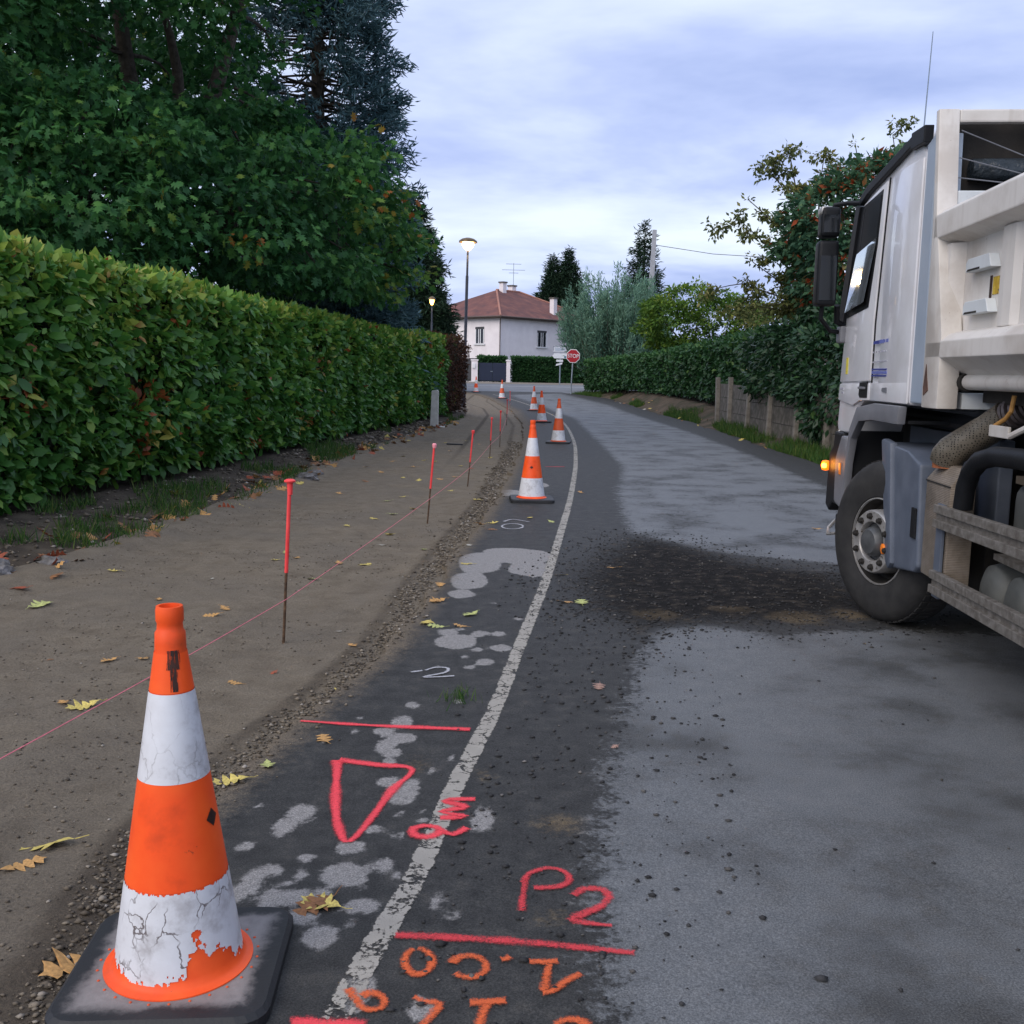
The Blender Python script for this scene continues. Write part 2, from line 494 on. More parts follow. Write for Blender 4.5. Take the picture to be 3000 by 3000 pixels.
STROKES = [('pink', 0.03, 'straight pink spray line across the damp asphalt up to the white line', [[(-0.955, 4.505), (-0.663, 4.463), (-0.42, 4.442), (-0.166, 4.427)]]), ('pink', 0.032, 'hollow pink sprayed triangle pointing towards the near cone', [[(-0.701, 4.04), (-0.542, 3.995), (-0.386, 3.952), (-0.442, 3.739), (-0.479, 3.529), (-0.519, 3.34), (-0.549, 3.304), (-0.587, 3.403), (-0.633, 3.596), (-0.701, 4.04)]]), ('pink', 0.027, 'pink sprayed 2m lettering across the white line', [[(-0.115, 3.671), (-0.178, 3.668), (-0.231, 3.647), (-0.155, 3.601), (-0.241, 3.557), (-0.155, 3.521), (-0.245, 3.503)], [(-0.136, 3.43), (-0.185, 3.369), (-0.215, 3.385), (-0.248, 3.425), (-0.294, 3.435), (-0.327, 3.414), (-0.32, 3.364), (-0.278, 3.346), (-0.243, 3.367), (-0.224, 3.401)]]), ('red', 0.028, 'red sprayed letters P2 on the dark lane margin', [[(0.066, 3.085), (0.056, 2.984), (0.048, 2.864)], [(0.049, 3.036), (0.077, 3.103), (0.139, 3.141), (0.19, 3.117), (0.203, 3.062), (0.168, 3.02), (0.082, 3.008)], [(0.206, 2.96), (0.247, 3.006), (0.303, 3.003), (0.317, 2.954), (0.278, 2.892), (0.199, 2.83), (0.24, 2.805), (0.319, 2.794)]]), ('red', 0.036, 'long red sprayed bar below the letters P2', [[(-0.319, 2.725), (-0.164, 2.719), (0.017, 2.706), (0.195, 2.682), (0.368, 2.653)]]), ('orange', 0.024, 'row of orange sprayed digits reading upside down below the red bar', [[(-0.247, 2.658), (-0.229, 2.657), (-0.213, 2.644), (-0.201, 2.621), (-0.196, 2.593), (-0.199, 2.566), (-0.208, 2.546), (-0.223, 2.535), (-0.239, 2.537), (-0.255, 2.55), (-0.267, 2.572), (-0.272, 2.599), (-0.27, 2.626), (-0.26, 2.648), (-0.245, 2.659)], [(-0.141, 2.584), (-0.136, 2.604), (-0.123, 2.619), (-0.106, 2.628), (-0.087, 2.629), (-0.07, 2.621), (-0.056, 2.606), (-0.049, 2.587), (-0.049, 2.567), (-0.056, 2.548), (-0.069, 2.534), (-0.086, 2.527), (-0.104, 2.527), (-0.121, 2.535), (-0.134, 2.55)], [(-0.015, 2.61), (0.003, 2.615), (0.02, 2.632)], [(0.063, 2.603), (0.11, 2.602), (0.153, 2.607)], [(0.124, 2.596), (0.113, 2.527), (0.105, 2.46), (0.128, 2.47), (0.169, 2.519), (0.211, 2.55)]]), ('orange', 0.024, 'second row of orange sprayed digits at the lower edge', [[(-0.407, 2.47), (-0.389, 2.438), (-0.364, 2.403)], [(-0.367, 2.428), (-0.359, 2.44), (-0.346, 2.446), (-0.332, 2.446), (-0.318, 2.439), (-0.307, 2.427), (-0.302, 2.412), (-0.304, 2.397), (-0.311, 2.385), (-0.323, 2.378), (-0.337, 2.377), (-0.351, 2.382), (-0.362, 2.393), (-0.368, 2.407), (-0.369, 2.422)], [(-0.236, 2.436), (-0.204, 2.419), (-0.163, 2.409), (-0.178, 2.361), (-0.196, 2.323), (-0.208, 2.282)], [(-0.09, 2.414), (-0.036, 2.42), (0.012, 2.427)], [(-0.04, 2.413), (-0.051, 2.369), (-0.06, 2.323), (-0.064, 2.278)], [(0.058, 2.379), (0.088, 2.378)], [(0.128, 2.322), (0.135, 2.335), (0.148, 2.346), (0.164, 2.351), (0.18, 2.35), (0.194, 2.343), (0.203, 2.332), (0.206, 2.318), (0.201, 2.304), (0.191, 2.292), (0.176, 2.285), (0.16, 2.283), (0.145, 2.287), (0.133, 2.297), (0.128, 2.31)], [(0.303, 2.349), (0.335, 2.35)]]), ('pink', 0.045, 'fuzzy pink sprayed smear beside the black cone base', [[(-0.528, 2.314), (-0.482, 2.322), (-0.434, 2.315), (-0.383, 2.32), (-0.335, 2.31)]]), ('white', 0.022, 'white sprayed numeral on asphalt beside the sand edge', [[(-0.53, 5.289), (-0.46, 5.324)], [(-0.454, 5.321), (-0.396, 5.384), (-0.332, 5.368), (-0.344, 5.288), (-0.449, 5.206), (-0.366, 5.211), (-0.284, 5.234)]]), ('white', 0.03, 'small white sprayed ring near the second cone', [[(0.118, 10.506), (0.107, 10.426), (0.076, 10.36), (0.033, 10.321), (-0.016, 10.316), (-0.059, 10.345), (-0.09, 10.403), (-0.102, 10.48), (-0.092, 10.561), (-0.061, 10.629), (-0.017, 10.671), (0.033, 10.677), (0.077, 10.646), (0.108, 10.584), (0.118, 10.506)], [(-0.089, 10.82), (0.013, 10.989), (0.194, 10.815)]]), ('pink', 0.05, 'short pink spray dash behind the second cone', [[(0.543, 17.283), (0.887, 17.348)]])]
LEAVES = [(-1.584, 3.33, 'y', 0.2), (-1.587, 3.181, 'o', 0.15), (-2.017, 4.67, 'y', 0.16), (-2.13, 4.726, 'o', 0.08), (-2.195, 5.442, 'o', 0.1), (-2.022, 5.485, 'o', 0.07), (-1.079, 3.796, 'y', 0.15), (-0.972, 3.968, 'g', 0.09), (-1.434, 5.181, 'o', 0.09), (-1.274, 5.376, 'r', 0.06), (-0.858, 5.086, 'y', 0.13), (-0.799, 4.279, 'o', 0.12), (-0.554, 2.885, 'y', 0.14), (-0.576, 2.872, 'b', 0.17), (-1.176, 2.606, 'o', 0.2), (-1.94, 6.483, 'o', 0.12), (-1.903, 6.681, 'o', 0.1), (-3.148, 6.694, 'g', 0.22), (-3.501, 7.135, 'r', 0.18), (-0.532, 6.372, 'y', 0.14), (-0.51, 6.98, 'o', 0.13), (-0.261, 6.607, 'g', 0.14), (-0.315, 6.305, 'o', 0.1), (-0.467, 6.281, 'g', 0.12), (0.39, 7.034, 'o', 0.13), (0.497, 7.009, 'g', 0.14), (-1.228, 8.509, 'y', 0.14), (-1.224, 10.139, 'y', 0.15), (-1.453, 8.512, 'o', 0.1), (-0.926, 5.869, 'o', 0.08), (0.836, 8.322, 'o', 0.11), (0.461, 5.081, 'p', 0.1), (-0.528, 6.978, 'o', 0.1), (-0.372, 8.397, 'y', 0.12), (-0.529, 7.512, 'o', 0.1), (-0.199, 10.692, 'y', 0.14), (0.199, 11.133, 'y', 0.1), (-0.8, 9.241, 'g', 0.1), (-1.345, 11.492, 'g', 0.13), (-2.112, 14.648, 'b', 0.2), (-1.398, 12.98, 'y', 0.12), (-1.545, 12.524, 'g', 0.12), (-1.507, 11.046, 'y', 0.12), (-1.164, 11.975, 'y', 0.14), (-2.238, 13.142, 'o', 0.12), (-1.698, 10.441, 'y', 0.1), (-1.652, 16.965, 'o', 0.14), (-1.584, 18.206, 'y', 0.13), (-1.253, 20.493, 'o', 0.14), (-0.892, 17.604, 'y', 0.13), (-1.374, 14.915, 'y', 0.14), (-1.094, 15.341, 'o', 0.12), (-0.849, 13.964, 'y', 0.11), (-1.643, 15.248, 'y', 0.12), (-2.055, 15.988, 'o', 0.14), (-2.424, 16.819, 'o', 0.13), (-0.88, 15.778, 'o', 0.14), (-0.69, 17.147, 'r', 0.12), (-1.382, 18.03, 'y', 0.12), (0.91, 13.608, 'o', 0.11), (0.164, 13.498, 'y', 0.12), (0.339, 15.2, 'y', 0.12), (0.423, 10.881, 'g', 0.1), (-0.336, 10.601, 'o', 0.13), (-0.389, 9.283, 'w', 0.08), (3.222, 10.716, 'o', 0.12), (-1.978, 8.462, 'y', 0.1), (-1.829, 8.6, 'o', 0.1), (-1.542, 7.824, 'g', 0.1), (-1.974, 8.845, 'g', 0.09), (-3.117, 7.895, 'y', 0.12), (-2.436, 6.944, 'o', 0.08), (-2.277, 7.656, 'w', 0.05), (-1.072, 6.265, 'w', 0.04), (-2.52, 5.453, 'b', 0.04), (-1.22, 9.492, 'w', 0.07), (-0.445, 12.84, 'y', 0.13), (-0.19, 10.256, 'b', 0.12), (-0.43, 19.373, 'y', 0.13), (-0.751, 22.921, 'o', 0.12), (-1.085, 23.724, 'y', 0.14), (-1.509, 22.73, 'y', 0.14), (-2.051, 19.028, 'y', 0.13), (-2.113, 17.884, 'o', 0.12), (0.405, 7.996, 'y', 0.07), (0.461, 4.238, 'p', 0.05)]
# ================================================================== ground
def rows(a, b, s0, g):
    ys = [a]
    s = s0
    while ys[-1] < b:
        ys.append(ys[-1] + s)
        s *= g
    ys[-1] = b
    return np.array(ys)


def grid_mesh(name, xl, xr, ys, nc, zf, mat, attrf=None, skirt=0.0):
    """sheet between curves xl(y) and xr(y)"""
    t_ = np.linspace(0, 1, nc)
    L, Rr = xl(ys), xr(ys)
    X = L[:, None] * (1 - t_) + Rr[:, None] * t_
    Y = np.repeat(ys[:, None], nc, 1)
    Z = zf(X, Y)
    if skirt:
        Z[:, 0] -= skirt
        Z[:, -1] -= skirt
        X[:, 0] = X[:, 1] - 0.006
        X[:, -1] = X[:, -2] + 0.006
    V = np.stack([X, Y, Z], -1).reshape(-1, 3)
    i = np.arange((len(ys) - 1) * nc).reshape(len(ys) - 1, nc)[:, :-1]
    F = np.stack([i, i + 1, i + nc + 1, i + nc], -1).reshape(-1, 4)
    at = attrf(X.ravel(), Y.ravel()) if attrf else None
    return np_mesh(name, V, F, mat, at, True)


# --- wide terrain sheet
m_soil = nmat('meadow soil', [(0.35, (0.035, 0.05, 0.018)), (0.55, (0.06, 0.075, 0.03)), (0.7, (0.09, 0.075, 0.05))], 0.8, 0.95, bs=20, bst=0.5, bd=0.05)
ys = np.concatenate([np.array([-60, -30, -10]), np.arange(-5, 100, 2.5), np.array([120, 160, 220, 400, 900, 1500])])
me = grid_mesh('ground', lambda y: np.full(len(y), -700.0), lambda y: np.full(len(y), 700.0), ys, 60,
               lambda X, Y: zt(Y) - 0.09, m_soil)
tag(link('ground', me), kind='structure')


# --- asphalt road
def asphalt():
    m, t, b = new_mat('damp patched asphalt')
    n_big = noise(t, 1.3, 5)
    n_mid = noise(t, 9.0, 6, 0.65)
    n_fine = noise(t, 38.0, 5, 0.7)
    grit = noise(t, 170.0, 3, 0.7)
    dark = ramp(t, [(0.3, (0.029, 0.029, 0.029)), (0.55, (0.047, 0.047, 0.046)), (0.75, (0.074, 0.070, 0.064))], n_mid)
    light = ramp(t, [(0.25, (0.112, 0.120, 0.128)), (0.5, (0.134, 0.141, 0.148)), (0.75, (0.157, 0.162, 0.166))], n_mid)
    wob = mth(t, 'ADD', mth(t, 'MULTIPLY', mth(t, 'SUBTRACT', n_mid, 0.5), 0.42), mth(t, 'MULTIPLY', mth(t, 'SUBTRACT', n_fine, 0.5), 0.48))
    lane = mth(t, 'ADD', attr(t, 'lane'), wob)
    f_lane = mrange(t, lane, -0.05, 0.08)
    # cracked, streaky drying film on the far part of the lane
    vor = t.nodes.new('ShaderNodeTexVoronoi')
    vor.feature = 'DISTANCE_TO_EDGE'
    vor.inputs['Scale'].default_value = 3.0
    cc = t.nodes.new('ShaderNodeTexCoord')
    mpn = t.nodes.new('ShaderNodeMapping')
    mpn.inputs['Scale'].default_value = (1.0, 0.7, 1)
    t.links.new(cc.outputs['Object'], mpn.inputs[0])
    va = t.nodes.new('ShaderNodeVectorMath'); va.operation = 'ADD'
    nz = t.nodes.new('ShaderNodeTexNoise'); nz.inputs['Scale'].default_value = 4.0
    t.links.new(cc.outputs['Object'], nz.inputs['Vector'])
    t.links.new(mpn.outputs[0], va.inputs[0]); t.links.new(nz.outputs['Color'], va.inputs[1])
    t.links.new(va.outputs[0], vor.inputs['Vector'])
    crack = mrange(t, mth(t, 'ADD', vor.outputs['Distance'], mth(t, 'MULTIPLY', mth(t, 'SUBTRACT', n_fine, .5), .12)), 0.015, 0.05, 1, 0)
    crack = mth(t, 'MULTIPLY', crack, attr(t, 'crack'))
    crack = mth(t, 'MULTIPLY', crack, mrange(t, n_big, 0.42, 0.6))
    f_lane = mth(t, 'MULTIPLY', f_lane, mth(t, 'SUBTRACT', 1.0, crack))
    # broad damp clouds on the dry lane
    damp = mrange(t, mth(t, 'ADD', mth(t, 'MULTIPLY', n_big, 0.8), mth(t, 'MULTIPLY', n_mid, .3)), 0.50, 0.72, 0, 0.75)
    f_lane = mth(t, 'MULTIPLY', f_lane, mth(t, 'SUBTRACT', 1.0, damp))
    col = mixc(t, f_lane, dark, light)
    # fallen aggregate and tar in the muddy crossing
    mud = mth(t, 'ADD', attr(t, 'mud'), mth(t, 'MULTIPLY', wob, 2.2))
    f_mud = mrange(t, mud, -0.12, 0.42, 0, .9)
    mudc = ramp(t, [(0.35, (0.010, 0.010, 0.010)), (0.52, (0.017, 0.016, 0.016)), (0.62, (0.045, 0.039, 0.033)), (0.74, (0.10, 0.083, 0.066))], n_mid)
    col = mixc(t, f_mud, col, mudc)
    # dry pale islands beside the white line
    bl_ = mth(t, 'ADD', attr(t, 'blob'), mth(t, 'MULTIPLY', wob, 0.09))
    f_bl = mrange(t, bl_, -0.008, 0.012)
    f_bl = mth(t, 'MULTIPLY', f_bl, mrange(t, n_fine, .25, .45, .75, 1.0))
    blc = ramp(t, [(0.3, (0.21, 0.20, 0.193)), (0.7, (0.285, 0.275, 0.265))], n_fine)
    col = mixc(t, f_bl, col, blc)
    br = mrange(t, mth(t, 'ADD', attr(t, 'brown'), mth(t, 'MULTIPLY', wob, 0.45)), -0.03, 0.10, 0, 0.75)
    br = mth(t, 'MULTIPLY', br, mth(t, 'SUBTRACT', 1.0, mth(t, 'MULTIPLY', f_mud, 0.8)))
    col = mixc(t, br, col, (0.17, 0.125, 0.07))
    du = mrange(t, mth(t, 'ADD', attr(t, 'dust'), mth(t, 'MULTIPLY', wob, 0.7)), 0.0, 0.22, 0, 0.9)
    col = mixc(t, du, col, (0.15, 0.122, 0.09))
    # aggregate grain
    gcol = ramp(t, [(0.30, (0.45, 0.45, 0.45)), (0.5, (1, 1, 1)), (0.70, (1.8, 1.78, 1.74))], grit)
    col = mixc(t, 0.9, col, gcol, 'MULTIPLY')
    t.links.new(col, b.inputs['Base Color'])
    rg = mth(t, 'ADD', 0.62, mth(t, 'MULTIPLY', f_mud, 0.3))
    rg = mth(t, 'ADD', rg, mth(t, 'MULTIPLY', du, 0.3), True)
    t.links.new(rg, b.inputs['Roughness'])
    sp_ = mth(t, 'ADD', 0.16, mth(t, 'MULTIPLY', f_lane, 0.22))
    sp_ = mth(t, 'MULTIPLY', sp_, mth(t, 'SUBTRACT', 1.0, mth(t, 'MULTIPLY', f_mud, .8)))
    t.links.new(sp_, b.inputs['Specular IOR Level'])
    h = mth(t, 'ADD', mth(t, 'MULTIPLY', grit, 0.6), mth(t, 'MULTIPLY', n_fine, 0.6))
    bump(t, b, h, 0.55, 0.008)
    return m


m_asphalt = asphalt()
SAND_RX = [(-1.25, -6), (-1.2, 0.5), (-1.12, 1.8)] + SAND_R + [(-3.4, 66), (-3.6, 68)]
ROAD_RX = [(6.3, -6), (6.0, 5), (5.75, 12)] + [p for p in ROAD_R if p[1] < 66] + [(4.1, 64.5), (3.4, 67), (3.2, 68)]


def road_l(y):
    return curve_x(SAND_RX, y) + (fbm(y * 2.2, y * 0 + 3.3, 5, 4) - 0.5) * 0.22 - 0.02


def road_r(y):
    return curve_x(ROAD_RX, y) + (fbm(y * 0.8, y * 0 + 8.1, 9, 3) - 0.5) * 0.3


def road_z(X, Y):
    return zt(Y) + 0.0 + (fbm(X * 0.7, Y * 0.4, 3, 3) - 0.5) * 0.02 * np.clip(1 - Y / 30, 0, 1)


LANE_N = LANE_NEAR[:9] + [(2.5, 6.4), (3.4, 6.3), (5.2, 5.8), (5.3, -4), (0.2, -4)]


def road_attr(X, Y):
    lane = np.maximum(sdf_poly(X, Y, LANE_N), sdf_poly(X, Y, LANE_FAR + [(3.4, 8.4)]) * np.clip(1.2 - Y / 60, .3, 1))
    lane = np.clip(lane, -.6, .6)
    mud = np.clip(sdf_poly(X, Y, MUD + []), -.8, .8)
    blob = np.full(X.shape, -0.3)
    rb = random.Random(21)
    extra = []
    for k_ in range(26):
        yy = rb.uniform(2.65, 4.5) if k_ < 16 else rb.uniform(4.5, 9.5)
        x0_, x1_ = float(curve_x(SAND_RX, yy)) + .22, float(curve_x(LINE, yy)) - .06
        s_ = rb.uniform(.014, .034)
        extra.append((rb.uniform(x0_, x1_), yy, s_, s_ * rb.uniform(.9, 1.8)))
    for (cx, cy, a, b) in BLOBS + extra:
        a, b = a * .98, b * .98
        th = rb.uniform(-.6, .6); pw = rb.uniform(1.35, 3.2)
        xr_, yr_ = (X - cx) / a, (Y - cy) / b
        xr_, yr_ = xr_ * math.cos(th) - yr_ * math.sin(th), xr_ * math.sin(th) + yr_ * math.cos(th)
        q = 1 - (np.abs(xr_) ** pw + np.abs(yr_) ** pw) ** (1 / pw)
        blob = np.maximum(blob, q * min(a, b))
    brown = np.full(X.shape, -0.3)
    for (cx, cy, a, b) in BROWNS:
        q = 1 - np.sqrt(((X - cx) / a) ** 2 + ((Y - cy) / b) ** 2)
        brown = np.maximum(brown, q * min(a, b))
    dust = 0.24 - (X - curve_x(SAND_RX, Y)) * np.clip(1.5 - Y / 30, 0.4, 1.2)
    crack = np.clip((Y - 8.5) / 1.5, 0, 1) * np.clip((40 - Y) / 20, 0, 1)
    return {'lane': lane, 'mud': mud, 'blob': np.clip(blob, -.3, .3), 'brown': np.clip(brown, -.3, .3), 'dust': np.clip(dust, -.6, .4), 'crack': crack}


ys = np.concatenate([np.arange(-5, 1.6, 0.4), rows(1.6, 8.0, 0.03, 1.0), rows(8.04, 68.0, 0.04, 1.012)])
me = grid_mesh('road', road_l, road_r, ys, 190, road_z, m_asphalt, road_attr, skirt=0.07)
road = tag(link('road', me), kind='structure')


def ground_z(x, y):
    return float(road_z(np.array([x], float), np.array([y], float))[0])


# --- main road crossing in the distance
m_cross = nmat('main road asphalt', [(0.3, (0.13, 0.135, 0.145)), (0.7, (0.20, 0.205, 0.215))], 2.0, 0.6, bs=60, bst=0.3)
ys = np.arange(66.6, 86.1, 0.8)
me = grid_mesh('cross_road', lambda y: np.full(len(y), -60.0), lambda y: np.full(len(y), 60.0), ys, 120,
               lambda X, Y: zt(Y) - 0.004, m_cross)
cross = tag(link('cross_road', me), kind='structure')
m_gravel = nmat('gravel shoulder', [(0.3, (0.16, 0.13, 0.10)), (0.7, (0.28, 0.25, 0.21))], 6.0, 0.95, bs=40, bst=0.5)
ys = np.arange(85.6, 92.1, 0.8)
me = grid_mesh('shoulder', lambda y: np.full(len(y), -60.0), lambda y: np.full(len(y), 60.0), ys, 60,
               lambda X, Y: zt(Y) + 0.004, m_gravel)
tag(link('shoulder', me), kind='structure')


# --- sand bed of the dug-out footway
def sandmat():
    m, t, b = new_mat('compacted wet sand')
    nb = noise(t, 0.9, 4)
    nm = noise(t, 5.0, 8, 0.68)
    ng = noise(t, 90.0, 5, 0.75)
    col = ramp(t, [(0.3, (0.148, 0.120, 0.087)), (0.5, (0.20, 0.166, 0.122)), (0.72, (0.24, 0.203, 0.152))], nm)
    col = mixc(t, mrange(t, nb, 0.4, 0.65, 0, 0.55), col, (0.17, 0.147, 0.117))
    dk = mrange(t, mth(t, 'ADD', attr(t, 'rut'), mth(t, 'MULTIPLY', mth(t, 'SUBTRACT', nm, .5), 1.2)), 0.35, 0.95, 0, .8)
    col = mixc(t, dk, col, (0.075, 0.06, 0.045))
    g = ramp(t, [(0.28, (0.45, 0.45, 0.45)), (0.5, (1, 1, 1)), (0.74, (1.55, 1.5, 1.45))], ng)
    col = mixc(t, 0.75, col, g, 'MULTIPLY')
    t.links.new(col, b.inputs['Base Color'])
    b.inputs['Roughness'].default_value = 0.92
    b.inputs['Specular IOR Level'].default_value = 0.2
    bump(t, b, mth(t, 'ADD', ng, mth(t, 'MULTIPLY', nm, 2.2)), 0.8, 0.02)
    return m


m_sand = sandmat()
SAND_LX = [(-4.6, -6), (-4.3, 2), (-3.95, 5)] + SAND_L + [(-1.9, 44), (-3.0, 56), (-4.5, 66.4)]
RUT = [(-2.6, -2), (-1.72, 2.0), (-1.75, 4), (-1.7, 6), (-1.55, 9), (-1.25, 14), (-1.1, 20), (-1.0, 30), (-0.95, 38), (-1.3, 44), (-2.4, 50)]
RUT2 = [(-1.28, -2), (-1.25, 2.4), (-1.32, 3.4), (-1.2, 4.3), (-1.05, 5), (-.88, 6), (-.8, 8), (-.6, 10.6), (-.4, 14), (-.1, 22), (0, 31), (-.4, 41), (-1.4, 52)]


def sand_rel(X, Y):
    r1 = X - curve_x(RUT, Y)
    r2 = X - curve_x(RUT2, Y)
    lv = 0.03 / (1 + np.exp(r1 / 0.05)) * np.clip((Y - 2) / 3, 0, 1)      # upper shelf on the hedge side
    z = zt(Y) - 0.045 + lv + (fbm(X * 2.0, Y * 2.0, 21, 4) - 0.5) * 0.018 + (fbm(X * 14, Y * 14, 22, 2) - 0.5) * 0.010
    z += np.exp(-(r2 / 0.10) ** 2) * (fbm(X * 9, Y * 9, 31, 3) - 0.25) * 0.06
    wall = X - curve_x(SAND_LX, Y)
    z += np.clip(1 - wall / 0.35, 0, 1) ** 2 * 0.06
    return z


def sand_attr(X, Y):
    r1 = np.abs(X - curve_x(RUT, Y)); r2 = np.abs(X - curve_x(RUT2, Y))
    far = np.clip((Y - 14) / 10, 0, 1)
    rut = np.exp(-(r1 / 0.09) ** 2) * (0.25 + .7 * far) + np.exp(-(r2 / 0.09) ** 2) * 0.75
    rut += np.clip(1.6 - Y / 2.6, 0, .45)
    return {'rut': np.clip(rut, 0, 1)}


ys = np.concatenate([np.arange(-5, 1.6, 0.5), rows(1.6, 6.0, 0.04, 1.0), rows(6.05, 66.4, 0.05, 1.014)])
me = grid_mesh('sand_path', lambda y: curve_x(SAND_LX, y) - 0.25, lambda y: curve_x(SAND_RX, y) + 0.10, ys, 110, sand_rel, m_sand, sand_attr)
tag(link('sand_path', me), kind='structure')


def sand_z(x, y):
    return float(sand_rel(np.array([x], float), np.array([y], float))[0])


def surf_z(x, y):
    return max(ground_z(x, y), -1) + 0.0 if x > float(curve_x(SAND_RX, y)) + 0.02 else sand_z(x, y)


# --- verge under the left hedge
HEDGE_L = [(-7.3, -4), (-6.1, 4), (-4.85, 9.7), (-4.12, 15), (-3.55, 20.6), (-2.75, 28), (-1.68, 36.5)]
m_verge = nmat('dark leafy verge soil', [(0.3, (0.03, 0.022, 0.015)), (0.5, (0.06, 0.045, 0.03)), (0.7, (0.10, 0.08, 0.055))], 3.0, 0.95, bs=35, bst=0.7, bd=0.03)


def verge_z(X, Y):
    a = curve_x(SAND_LX, Y); b = curve_x(HEDGE_L, Y)
    t_ = np.clip((a - X) / np.maximum(a - b, 0.3), 0, 1)
    return zt(Y) - 0.005 + t_ * 0.13 + (fbm(X * 3, Y * 3, 41, 3) - .5) * 0.10 * np.clip(t_ * 3, 0, 1)


ys = rows(-4, 60, 0.2, 1.01)
me = grid_mesh('verge', lambda y: curve_x(HEDGE_L, y) - 2.5, lambda y: curve_x(SAND_LX, y) + (fbm(y * 1.6, y * 0 + 1.7, 15, 4) - .5) * .5, ys, 40, verge_z, m_verge)
tag(link('verge', me), kind='structure')

# --- bank on the right of the road
m_bank = nmat('brown earth bank', [(0.3, (0.03, 0.036, 0.014)), (0.5, (0.075, 0.055, 0.035)), (0.7, (0.12, 0.09, 0.06))], 1.4, 0.95, bs=25, bst=0.7, bd=0.04)


def bank_z(X, Y):
    a = curve_x(ROAD_RX, Y)
    t_ = np.clip((X - a) / 1.3, 0, 1)
    hgt = np.interp(Y, [0, 15, 24, 33, 40, 55, 63, 67], [.05, .06, .10, .30, .55, .6, .35, .1])
    return zt(Y) - 0.03 + hgt * (t_ * t_ * (3 - 2 * t_)) + (fbm(X * 2.5, Y * 2.5, 51, 3) - .5) * 0.10 * np.clip(t_ * 4, 0, 1)


ys = rows(-5, 66.5, 0.3, 1.008)
me = grid_mesh('bank', lambda y: curve_x(ROAD_RX, y) - 0.25, lambda y: curve_x(ROAD_RX, y) + np.interp(y, [0, 50, 66.5], [14, 14, 5]), ys, 90, bank_z, m_bank)
tag(link('bank', me), kind='structure')


def bankz(x, y):
    return float(bank_z(np.array([x], float), np.array([y], float))[0])


# ================================================================== painted markings
def paint(name, col, worn, cover=0.62, edge=0.55, grit=60, cracks=0.0, soft=0.08):
    m, t, b = new_mat(name)
    uvn = t.nodes.new('ShaderNodeTexCoord')
    sp = t.nodes.new('ShaderNodeSeparateXYZ')
    t.links.new(uvn.outputs['UV'], sp.inputs[0])
    side = mth(t, 'MAXIMUM', mth(t, 'ABSOLUTE', sp.outputs[0]), mth(t, 'SUBTRACT', 1.0, sp.outputs[1]))
    n_f = noise(t, grit, 6, 0.75)
    n_m = noise(t, 8.0, 5, 0.6)
    fall = mrange(t, side, edge, 1.0, 0.0, 1.0)
    thr = mth(t, 'ADD', mth(t, 'MULTIPLY', fall, 0.75), mth(t, 'MULTIPLY', mth(t, 'SUBTRACT', n_m, 0.5), worn))
    if cracks:
        cc = t.nodes.new('ShaderNodeTexCoord')
        vv = t.nodes.new('ShaderNodeVectorMath'); vv.operation = 'ADD'
        nz = t.nodes.new('ShaderNodeTexNoise'); nz.inputs['Scale'].default_value = 9.0; nz.inputs['Detail'].default_value = 5.0
        ms_ = t.nodes.new('ShaderNodeVectorMath'); ms_.operation = 'SCALE'; ms_.inputs['Scale'].default_value = .22
        t.links.new(cc.outputs['Object'], nz.inputs['Vector'])
        t.links.new(nz.outputs['Color'], ms_.inputs[0])
        t.links.new(cc.outputs['Object'], vv.inputs[0]); t.links.new(ms_.outputs[0], vv.inputs[1])
        vo = t.nodes.new('ShaderNodeTexVoronoi'); vo.feature = 'DISTANCE_TO_EDGE'; vo.inputs['Scale'].default_value = 8.0
        t.links.new(vv.outputs[0], vo.inputs['Vector'])
        ck = mrange(t, vo.outputs['Distance'], 0.02, 0.09, 1, 0)
        thr = mth(t, 'ADD', thr, mth(t, 'MULTIPLY', ck, cracks))
    a = mrange(t, mth(t, 'SUBTRACT', n_f, thr), cover - soft, cover + soft)
    tr = t.nodes.new('ShaderNodeBsdfTransparent')
    mxs = t.nodes.new('ShaderNodeMixShader')
    cc_ = ramp(t, [(0.3, tuple(c * 0.75 for c in col)), (0.7, col)], n_m)
    t.links.new(cc_, b.inputs['Base Color'])
    b.inputs['Roughness'].default_value = 0.85
    bump(t, b, noise(t, 170.0, 3, .7), 0.5, 0.006)
    t.links.new(a, mxs.inputs[0])
    t.links.new(tr.outputs[0], mxs.inputs[1])
    t.links.new(b.outputs[0], mxs.inputs[2])
    t.links.new(mxs.outputs[0], t.nodes['Material Output'].inputs['Surface'])
    return m


def resample(pts, step):
    pts = [Vector((p[0], p[1], 0)) for p in pts]
    # Catmull-Rom
    out = []
    for i in range(len(pts) - 1):
        p0, p1, p2, p3 = pts[max(i - 1, 0)], pts[i], pts[i + 1], pts[min(i + 2, len(pts) - 1)]
        n = max(1, int((p2 - p1).length / step))
        for k in range(n):
            u = k / n
            out.append(0.5 * ((2 * p1) + (-p0 + p2) * u + (2 * p0 - 5 * p1 + 4 * p2 - p3) * u * u + (-p0 + 3 * p1 - 3 * p2 + p3) * u ** 3))
    out.append(pts[-1])
    return out


